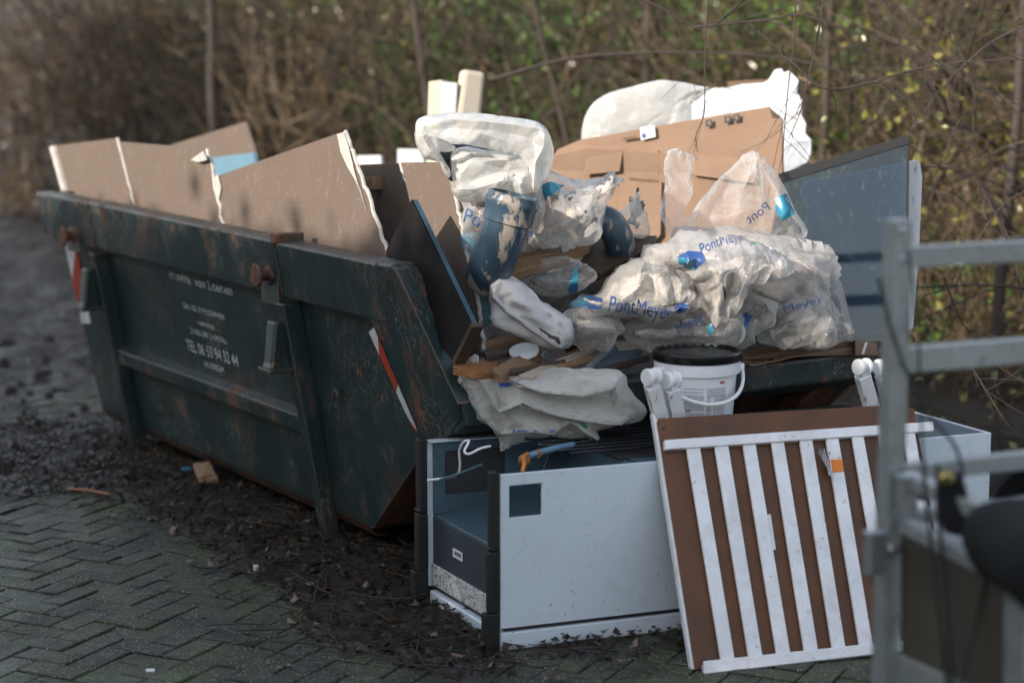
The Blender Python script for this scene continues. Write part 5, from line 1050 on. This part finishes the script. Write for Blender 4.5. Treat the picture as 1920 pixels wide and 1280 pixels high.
def fastmesh(name,V,F,m,parent=None,base=None,smooth=False,**k):
    b=wbase(parent) if parent else np.array(base,float); V=np.asarray(V)-b; F=np.asarray(F); me=bpy.data.meshes.new(name)
    nv,nf,c=len(V),len(F),F.shape[1]; me.vertices.add(nv); me.vertices.foreach_set('co',V.astype(np.float32).ravel()); me.loops.add(nf*c); me.loops.foreach_set('vertex_index',F.astype(np.int32).ravel())
    me.polygons.add(nf); me.polygons.foreach_set('loop_start',np.arange(nf,dtype=np.int32)*c); me.update(calc_edges=True); 
    if smooth: me.shade_smooth()
    me.materials.append(m); o=bpy.data.objects.new(name,me); col.objects.link(o)
    if parent: o.parent=parent
    else: o.location=tuple(b)
    return props(o,**k)
def tubes(paths,radii,n=4):
    Vs=[];Fs=[];off=0
    for P,r in zip(paths,radii):
        P=np.asarray(P); m=len(P); t=np.gradient(P,axis=0); t/=np.linalg.norm(t,axis=1)[:,None]+1e-9; ref=np.array([.31,.2,.93]); a=np.cross(t,ref); a/=np.linalg.norm(a,axis=1)[:,None]+1e-6; b=np.cross(t,a)
        th=np.arange(n)*2*math.pi/n; V=P[:,None]+r[:,None,None]*(a[:,None]*np.cos(th)[None,:,None]+b[:,None]*np.sin(th)[None,:,None]); Vs.append(V.reshape(-1,3))
        i=(np.arange(m-1)[:,None]*n+np.arange(n)[None]); j=(np.arange(m-1)[:,None]*n+(np.arange(n)[None]+1)%n)
        Fs.append(np.stack([i,j,j+n,i+n],-1).reshape(-1,4)+off); off+=m*n
    return np.concatenate(Vs),np.concatenate(Fs)
def grow(rg,p,d,L,r,depth,paths,radii,tips,wob=.25,grav=.0,nb=(3,6),ratio=.55,seg=7):
    P=[p]; d=d/np.linalg.norm(d)
    for i in range(seg):
        d=d+rg.normal(size=3)*wob*.35+np.array([0,0,-grav]); d/=np.linalg.norm(d); P.append(P[-1]+d*L/seg)
    P=np.array(P); paths.append(P); radii.append(np.linspace(r,r*.35,seg+1))
    if depth<=0:
        tips.append(P[-1]); tips.append(P[seg//2]); return
    for k in range(rg.integers(*nb)):
        t=rg.uniform(.25,1); i=min(int(t*seg),seg-1); q=P[i]; dd=(P[i+1]-P[i]); dd/=np.linalg.norm(dd); dd=dd+rg.normal(size=3)*.65; grow(rg,q,dd,L*ratio*rg.uniform(.6,1.2),r*.5,depth-1,paths,radii,tips,wob*1.2,grav,nb,ratio,5)
mt_bark=plain('grey_brown_bark',(.055,.040,.026),.8,var=.5,ns=8,bump=.3,bs=50)
mt_barkd=plain('dark_bark',(.055,.042,.034),.8,var=.4,ns=8)
mt_barkl=plain('pale_sunlit_twig_bark',(.20,.14,.08),.38,var=.4,ns=8)  # paler, warmer bark colour carrying the look of sunlit, backlit twigs
def leafmat(name,c1,c2,rough=.24,tr=.35,sc=9,spec=.6):
    m=M(name,rough,spec=spec); cc=m.mix(m.ramp(m.noise(sc,3),[(.35,0),(.65,1)]),c1,c2); m.set('Base Color',cc)
    tl=m.t.nodes.new('ShaderNodeBsdfTranslucent'); m.t.links.new(cc,tl.inputs[0]); mx=m.t.nodes.new('ShaderNodeMixShader'); mx.inputs[0].default_value=tr
    m.t.links.new(m.b.outputs[0],mx.inputs[1]); m.t.links.new(tl.outputs[0],mx.inputs[2]); m.t.links.new(mx.outputs[0],[n for n in m.t.nodes if n.type=='OUTPUT_MATERIAL'][0].inputs[0]); return m.m
mt_ivy=leafmat('ivy_leaves',(.035,.09,.018),(.13,.22,.04)); mt_yel=leafmat('yellow_green_leaves',(.15,.17,.03),(.30,.24,.06),sc=4); mt_dead=leafmat('dead_leaves',(.05,.033,.020),(.16,.105,.058),.3,.35)
mt_lit=leafmat('wet_leaf_litter',(.012,.009,.007),(.050,.030,.018),.35,.05,sc=14,spec=.3)
mt_litl=leafmat('dry_leaf_litter',(.20,.13,.085),(.12,.08,.055),.5,.1,sc=14)
def thp(a,q,z=0): return np.array([TH0[0]+THD[0]*a+THN[0]*q,TH0[1]+THD[1]*a+THN[1]*q,z])
def gz(p): return float(bank(p[0],p[1]))-.06
def shrub(seed,kind,stems,H_,leafm,nleaf,barkm,lean=.35,grav=.0):
    rg=np.random.default_rng(seed); paths=[];radii=[];tips=[]
    for k in range(stems):
        a=rg.uniform(0,6.28); p=np.array([math.cos(a),math.sin(a),0])*rg.uniform(0,.25); d=np.array([math.cos(a)*lean,math.sin(a)*lean,1])+rg.normal(size=3)*.15
        grow(rg,p,d,H_*rg.uniform(.6,1.1),rg.uniform(.009,.022),2,paths,radii,tips,grav=grav)
    V,F=tubes(paths,radii,4); T=np.array(tips); 
    idx=rg.integers(0,len(T),nleaf); LP=T[idx]+rg.normal(size=(nleaf,3))*.06
    return V,F,leafquads(LP,.036,rg)
KN={'bare':('bare_shrub','bare brown twiggy shrub in the blurred thicket behind the skip','bare shrubs in the thicket'),
    'ivy':('ivy_shrub','shrub clothed in green ivy leaves in the middle of the thicket behind the skip','ivy covered shrubs in the thicket'),
    'yel':('bramble_bush','tangled bramble bush with scattered yellow-green leaves at the right behind the glass','bramble bushes at the right')}
protos={}
def proto(key,seed,kind,*a,**k):
    V,F,(LV,LF)=shrub(seed,kind,*a,**k); nm,lb,gr=KN[kind]; t=thing(nm,lb,'shrub',(0,0,0),gr)
    fastmesh('stems',V,F,a[4],t); fastmesh('leaves',LV,LF,a[2],t); protos.setdefault(kind,[]).append(t)
for sd_ in (1,2,3): proto(sd_,sd_,'bare',9,2.7,mt_dead,300,mt_bark if sd_!=2 else mt_barkl,lean=.3)
for sd_ in (4,5): proto(sd_,sd_,'ivy',7,2.6,mt_ivy,1500,mt_barkd)
for sd_ in (6,7): proto(sd_,sd_,'yel',11,2.2,mt_yel,420,mt_barkl if sd_==6 else mt_bark,lean=.8,grav=.09)
used={}
def place(kind,x,y,rz,s):
    L_=protos[kind]; i=used.get(kind,0); used[kind]=i+1; src=L_[i%len(L_)]
    if i<len(L_): o=src
    else:
        o=src.copy(); col.objects.link(o)
        for ch in list(src.children): c=ch.copy(); col.objects.link(c); c.parent=o
    o.location=(x,y,gz((x,y))); o.rotation_euler=(0,0,rz); o.scale=(s,s,s)
rp=random.Random(21)
for row in range(5):
    n=17
    for k in range(n):
        a=-2.5+19.5*(k+rp.uniform(-.4,.4)+row*.37%1)/n; q=.7+row*.85+rp.uniform(-.3,.3); x,y,_=thp(a,q)
        f=x/y   # where it falls across the view
        r_=rp.random()
        if f<-.12: kind='bare' if r_<.93 else 'ivy'
        elif f<.08: kind='ivy' if r_<.7 else 'bare'
        else: kind='yel' if r_<.55 else ('bare' if r_<.85 else 'ivy')
        place(kind,x,y,rp.uniform(0,6.28),rp.uniform(.8,1.25))
# ivy, yellow leaves and dead twigs filling the thicket
rg=np.random.default_rng(5)
def cloud(n,a0,a1,q0,q1,z1,pw=1.0):
    a=rg.uniform(a0,a1,n); q=rg.uniform(q0,q1,n); P=np.stack([TH0[0]+THD[0]*a+THN[0]*q,TH0[1]+THD[1]*a+THN[1]*q,np.zeros(n)],1)
    z=rg.random(n)**pw*z1; P[:,2]=bank(P[:,0],P[:,1])+z; return P
def thin(P,s,lo,seed): v=fbm(P[:,0]*s+seed,(P[:,1]+P[:,2]*1.7)*s+seed*2,3); return P[v>lo]
P=thin(cloud(70000,3.0,13,1.2,6,2.4,.9),0.8,.40,3); P=P[(P[:,0]/P[:,1]>-.19)&(P[:,0]/P[:,1]<.17)]
V,F=leafquads(P,.040,rg); fastmesh('ivy',V,F,mt_ivy,base=thp(7,3),kind='stuff',label='green ivy leaves trailing through the thicket behind the skip',cat='ivy')
P=thin(cloud(15000,-2,12,.5,5,2.4),1.1,.47,9); V,F=leafquads(P,.022,rg); fastmesh('yellow_leaves',V,F,mt_yel,base=thp(6,2.5),kind='stuff',label='scattered yellow-green leaves through the thicket',cat='leaves')
P=thin(cloud(14000,-2,17,.3,5,2.3,1.3),1.0,.42,14); V,F=leafquads(P,.035,rg); fastmesh('dead_leaves',V,F,mt_dead,base=thp(6,2.4),kind='stuff',label='brown dead leaves hanging through the thicket',cat='leaves')
def tangle(n,a0,a1,q0,q1,z1,Lr,r,m,name,label,rgs,lean=(0,0,.5)):
    paths=[];radii=[]; P=cloud(n,a0,a1,q0,q1,z1,1.2)
    for p in P:
        d=rgs.normal(size=3)+np.array(lean); d/=np.linalg.norm(d); L_=rgs.uniform(*Lr); c=rgs.normal(size=3)*.35; t=np.linspace(0,1,6)[:,None]
        paths.append(p+d*t*L_+c*L_*t*t); radii.append(np.linspace(r,r*.4,6)*rgs.uniform(.6,1.5))
    V,F=tubes(paths,radii,3); fastmesh(name,V,F,m,base=thp(6,2.4),kind='stuff',label=label,cat='twigs')
rgs=np.random.default_rng(8)
tangle(3800,-2.5,17,.2,4.5,1.8,(.4,1.4),.0042,mt_bark,'twig_tangle','dense tangle of brown twigs filling the thicket',rgs)
tangle(1600,-2.5,17,.2,4,1.8,(.5,1.8),.0050,mt_barkl,'pale_stalks','pale stalks with a sunlit tone in their colour, leaning through the thicket',rgs,(-.5,-.2,1.3))
tangle(3200,-3,5,.0,1.8,.5,(.3,.9),.0028,mt_barkl,'dry_grass','dry grass and stalks along the foot of the bank at the right',rgs,(0,0,.8))
P=cloud(9000,-3,17,-.3,2.2,.12); V,F=leafquads(P,.04,rg,up=1.5); fastmesh('bank_litter',V,F,mt_dead,base=thp(6,1),kind='stuff',label='fallen leaves along the foot of the bank',cat='leaf litter')
P=thin(cloud(9000,-3,6,.0,2.5,.7,1.3),1.2,.47,4); V,F=leafquads(P,.04,rg); fastmesh('weeds',V,F,mt_ivy,base=thp(2,1),kind='stuff',label='low green weeds at the foot of the bank on the right',cat='weeds')
# slim tree trunks in the thicket
def trunk(u,Y,lean,r,label,m=mt_barkd,H_=5):
    b=PY(u,200,Y); b[2]=gz(b); rgt=np.random.default_rng(int(u)); paths=[];radii=[];tips=[]
    t=thing('slim_tree',label,'tree',b,'slim trees in the thicket'); n=14; r=r*.6; P=b+np.stack([np.linspace(0,lean*H_,n)+np.cumsum(rgt.normal(size=n))*.015,np.cumsum(rgt.normal(size=n))*.015,np.linspace(0,H_,n)],1)
    V,F=tubes([P],[np.linspace(r,r*.5,n)],10); fastmesh('trunk',V,F,m,t,smooth=True)
    for k in range(9): i=rgt.integers(4,n-1); grow(rgt,P[i],np.array([rgt.normal(),rgt.normal()*.5,.6]),rgt.uniform(.8,1.6),r*.3,2,paths,radii,tips)
    V,F=tubes(paths,radii,4); fastmesh('crown',V,F,m,t); 
for a in ((395,17,.015,.075,'dark upright trunk above the back plasterboard'),(470,17.5,.0,.06,'dark trunk just right of the trunk above the back plasterboard'),(862,14.5,-.13,.045,'leaning trunk above the cream offcuts'),(1150,13,-.28,.04,'pale trunk slanting left between the open bag and the glaring white bag',mt_bark),(1185,14,.02,.06,'upright dark trunk above the cardboard box'),(1520,12,.05,.05,'grey-brown trunk behind the torn polystyrene',mt_bark),(1895,10.5,.02,.055,'dark trunk at the far right edge')): trunk(*a)
# bare branches near the camera at the right
rbn=np.random.default_rng(12)
def branch(px,r,label,twigs=6,m=mt_barkd,group='bare branches reaching in from the right'):
    Q=smoothpts([PY(*p) for p in px],26,3); paths=[Q]; radii=[np.linspace(r,r*.45,26)]
    for k in range(twigs):
        i=rbn.integers(3,24); d=Q[i+1]-Q[i]; d=d/np.linalg.norm(d)+rbn.normal(size=3)*np.array([.7,.3,.7]); L_=rbn.uniform(.05,.30); t=np.linspace(0,1,6)[:,None]; c=rbn.normal(size=3)*.3
        paths.append(Q[i]+d*t*L_+c*t*t*L_); radii.append(np.linspace(r*.45,r*.2,6))
    for k in range(10):
        i=rbn.integers(2,24); d=rbn.normal(size=3); d/=np.linalg.norm(d); paths.append(np.stack([Q[i],Q[i]+d*.006,Q[i]+d*.012])); radii.append(np.array([r*.6,r*.4,r*.1]))
    V,F=tubes(paths,radii,6); fastmesh('bare_branch',V,F,m,base=Q[0],smooth=True,label=label,cat='branch',group=group)
branch([(1180,-8,8.2),(1235,12,8.2),(1275,40,8.2),(1310,55,8.2)],.005,'short drooping branch at the top above the cardboard box',4)
branch([(1300,52,8.5),(1360,45,8.5),(1440,38,8.5),(1500,25,8.5),(1600,60,8.5)],.007,'thick horizontal branch near the top above the polystyrene',8)
branch([(920,150,10),(1060,108,10),(1200,98,10),(1400,100,10),(1540,120,10),(1700,180,10),(1860,300,10)],.010,'long blurred bough crossing behind the heap',10)
branch([(1400,40,8.0),(1500,130,8.0),(1540,172,8.0),(1620,160,8.0),(1740,120,8.0),(1920,110,8.0),(1990,112,8.0)],.006,'long thin branch level with the top of the torn polystyrene',10)
branch([(1545,-8,7.9),(1535,60,7.9),(1515,150,7.9),(1500,215,7.9),(1478,262,7.9)],.004,'thin twig hanging straight down beside the torn polystyrene',6)
branch([(1328,-8,7.8),(1322,80,7.8),(1321,160,7.8),(1322,215,7.8),(1303,255,7.8),(1308,285,7.8)],.003,'fine twig dangling over the box symbols',4)
branch([(1492,-8,7.8),(1490,70,7.8),(1478,160,7.8),(1470,250,7.8),(1468,300,7.8)],.0035,'dark straight twig over the polystyrene face',5)
branch([(1735,310,8.6),(1790,315,8.6),(1840,350,8.6),(1880,420,8.6),(1905,480,8.6),(1915,560,8.6)],.008,'arching branch right of the glass panel',8)
branch([(1650,-8,8.3),(1690,60,8.3),(1800,150,8.3),(1990,230,8.3)],.005,'branch sloping down to the right edge from the top',10)
branch([(1990,20,8.3),(1850,80,8.3),(1760,170,8.3),(1700,260,8.3),(1690,330,8.3)],.004,'branch curving down to the glass panel corner',10)
branch([(1980,330,8.4),(1880,380,8.4),(1820,470,8.4),(1790,540,8.4)],.004,'branch leaning left above the trailer rail',9)
branch([(1770,520,8.0),(1800,600,8.0),(1860,680,8.0),(1990,760,8.0)],.004,'stalk crossing between the upper trailer rails',8)
branch([(1735,840,7.3),(1770,845,7.2),(1830,870,7.1),(1900,850,7.1),(1990,830,7.1)],.0035,'twig lying over the far end of the fridge',8)
branch([(1730,838,7.0),(1790,850,7.0),(1850,858,7.0),(1920,868,7.0),(1990,850,7.0)],.003,'thorny twig just above the lowest trailer rail',9)
branch([(1790,640,7.4),(1830,700,7.4),(1890,800,7.3),(1960,850,7.3)],.003,'curved stem behind the middle trailer rail',8)
for k in range(22):   # finer individual brambles
    u=rbn.uniform(1480,1960); v=rbn.uniform(-20,760); Y=rbn.uniform(8.7,9.8)
    if u<1740 and v>230: u+=250
    an=rbn.uniform(0,6.28); l=rbn.uniform(120,380); px=[(u+math.cos(an)*l*t+rbn.normal()*12,v+math.sin(an)*l*t*.8-60*math.sin(3.1*t),Y) for t in (0,.25,.5,.75,1)]
    dx=px[-1][0]-px[0][0]; dy=px[-1][1]-px[0][1]; mu=px[2][0]; mv=px[2][1]
    dr='rising steeply' if abs(dy)>2*abs(dx) else ('nearly level' if abs(dy)<.4*abs(dx) else ('slanting down' if dx*dy>0 else 'slanting up'))
    wh='above the polystyrene sheet' if mu<1540 else ('above the glass panel' if mu<1730 and mv<280 else ('just right of the glass panel' if mu<1800 else 'near the right edge'))
    hv='at the very top' if mv<70 else ('in the upper part' if mv<260 else ('at mid height' if mv<480 else 'low down'))
    branch(px,rbn.uniform(.002,.0045),'fine %s bramble %s %s, %s'%('brown' if k%2 else 'dark',dr,wh,hv),7,mt_bark if k%2 else mt_barkd,'fine bramble stems at the right')
# hazel-like twigs hanging at the top centre-right in the blurred zone
# grey shed glimpsed through the branches at the top right
sh=thing('shed','pale grey shed glimpsed through branches at the top right corner','shed',PY(1800,0,24)*np.array([1,1,0])+np.array([0,0,3.2]))
sb=wbase(sh); b=MB(); b.box(sb+np.array([0,0,-.45]),(1.0,.1,0),(-.1,.8,0),(0,0,.8)); mk('wall',b,plain('pale_grey_cladding',(.42,.47,.52),.6),sh,bevel=.01)
b=MB(); b.box(sb+np.array([0,0,.40]),(1.1,.1,0),(-.1,.9,0),(0,0,.05)); mk('roof',b,mt_black,sh); b=MB(); b.box(sb+np.array([-.2,-.82,-.35]),(.25,.02,0),(0,.02,0),(0,0,.4)); mk('door',b,mt_frin,sh)
# tall leafy screen, unseen and added on the left; it keeps the low sun off the ground and the skip side
hc=np.array([-6.8,1.0,0]); hd=np.array([.69,-.72,0]); hd/=np.linalg.norm(hd); hn=np.array([.72,.69,0]); hn/=np.linalg.norm(hn)
def hh(a): return np.interp(a,[-13,-9.5,-8,-5.5,-3.3,-.67,.9,1.8,3,7],[8.6,8.4,6.0,4.95,4.86,4.76,4.78,4.85,4.9,4.9])
hg=thing('added_shade_hedge','tall leafy screen added out of view on the left to block the sun','added_shade_hedge',hc)
n=30000; a=rg.uniform(-13,7,n); zz_=rg.random(n)*(hh(a)+.10*(fbm(a*1.7,a*0,3)-.5)*2); t=rg.choice([-.4,.4],n)*rg.uniform(.75,1.1,n)
tp_=rg.random(n)<.22; zz_[tp_]=hh(a[tp_])+rg.normal(size=tp_.sum())*.07+.08*(fbm(a[tp_]*1.7,a[tp_]*0,3)-.5); t[tp_]=rg.uniform(-.4,.4,tp_.sum())
V,F=leafquads(hc+hd*a[:,None]+hn*t[:,None]+ZU*zz_[:,None],.11,rg); fastmesh('foliage',V,F,mt_ivy,hg)
b=MB(); aa=np.linspace(-13,7,41)
for x0,x1 in zip(aa[:-1],aa[1:]):
    h=float(hh((x0+x1)/2))-.12; b.prism([hc+hd*x0-hn*.3,hc+hd*(x1-.01)-hn*.3,hc+hd*(x1-.01)+hn*.3,hc+hd*x0+hn*.3],ZU*h)
mk('woody_core',b,mt_barkd,hg)
# ------------------------------------------------------------------ litter on the ground
rgl=np.random.default_rng(31)
def onmud(n,x0,x1,y0,y1,dmin,dmax):
    x=rgl.uniform(x0,x1,n); y=rgl.uniform(y0,y1,n); d=y-np.interp(x,EP[:,0],EP[:,1])+(fbm(x*2.2,y*2.2,4)-.5)*.7; k=(d>dmin)&(d<dmax); x,y=x[k],y[k]; return np.stack([x,y,np.maximum(mudz(x,y),.0)+.008],1)
P=onmud(30000,-4.5,2,5.6,10,-.05,3); V,F=leafquads(P+rgl.random((len(P),1))*np.array([0,0,.02]),.024,rgl,up=2.2,fold=.25,asp=1.4,flat=.22); fastmesh('leaf_litter',V,F,mt_lit,base=(-1,8,0),kind='stuff',label='wet dark leaf litter over the mud in front of the skip',cat='leaf litter')
P=onmud(1500,-4.5,2,5.4,11,-.25,3); V,F=leafquads(P+np.array([0,0,.01]),.028,rgl,up=1.6,fold=.3,flat=.25); fastmesh('dry_leaves',V,F,mt_litl,base=(-1,8,0),kind='stuff',label='scattered paler dry leaves on the mud',cat='leaf litter')
P=onmud(420,-4,2.2,4.8,8.6,-3,-.1); P[:,2]=.008; V,F=leafquads(P,.014,rgl,up=2,fold=.2,asp=2.2,flat=.1); fastmesh('paving_debris',V,F,mt_litl,base=(-1,6.5,0),kind='stuff',label='small bits of leaf and bark strewn on the pavers',cat='leaf litter')
paths=[];radii=[]
for p in onmud(3200,-4,2,5.4,10.5,-.35,3):
    an=rgl.uniform(0,6.28) ; L_=rgl.uniform(.03,.20); d=np.array([math.cos(an),math.sin(an),rgl.uniform(-.02,.15)]); c=np.array([rgl.normal()*.4,rgl.normal()*.4,0]); t=np.linspace(0,1,6)[:,None]; paths.append(p+d*t*L_+c*t*t*L_+np.array([0,0,.006])); radii.append(np.full(6,rgl.uniform(.0012,.0028)))
V,F=tubes(paths,radii,4); fastmesh('twig_litter',V,F,mt_bark,base=(-1,8,0),kind='stuff',label='thin brown twigs scattered over the mud and pavers',cat='twigs')
# clods of mud
b=MB(); 
for p in onmud(900,-5,1,6.2,12.5,.25,5):
    s=rgl.uniform(.01,.045); q=[p+np.array([math.cos(t)*s*rgl.uniform(.6,1.2),math.sin(t)*s*rgl.uniform(.6,1.2),-.01]) for t in np.linspace(0,6.28,7)[:-1]]; tq=[p+(x-p)*.5+np.array([0,0,s*rgl.uniform(.4,.8)]) for x in q]
    b.add(q+tq,[(i,(i+1)%6,6+(i+1)%6,6+i) for i in range(6)]+[tuple(range(6,12))])
mk('mud_clods',b,mt_mud,base=(-1,8,0),kind='stuff',norm=False,smooth=True,label='small clods of mud scattered along the skip',cat='mud')
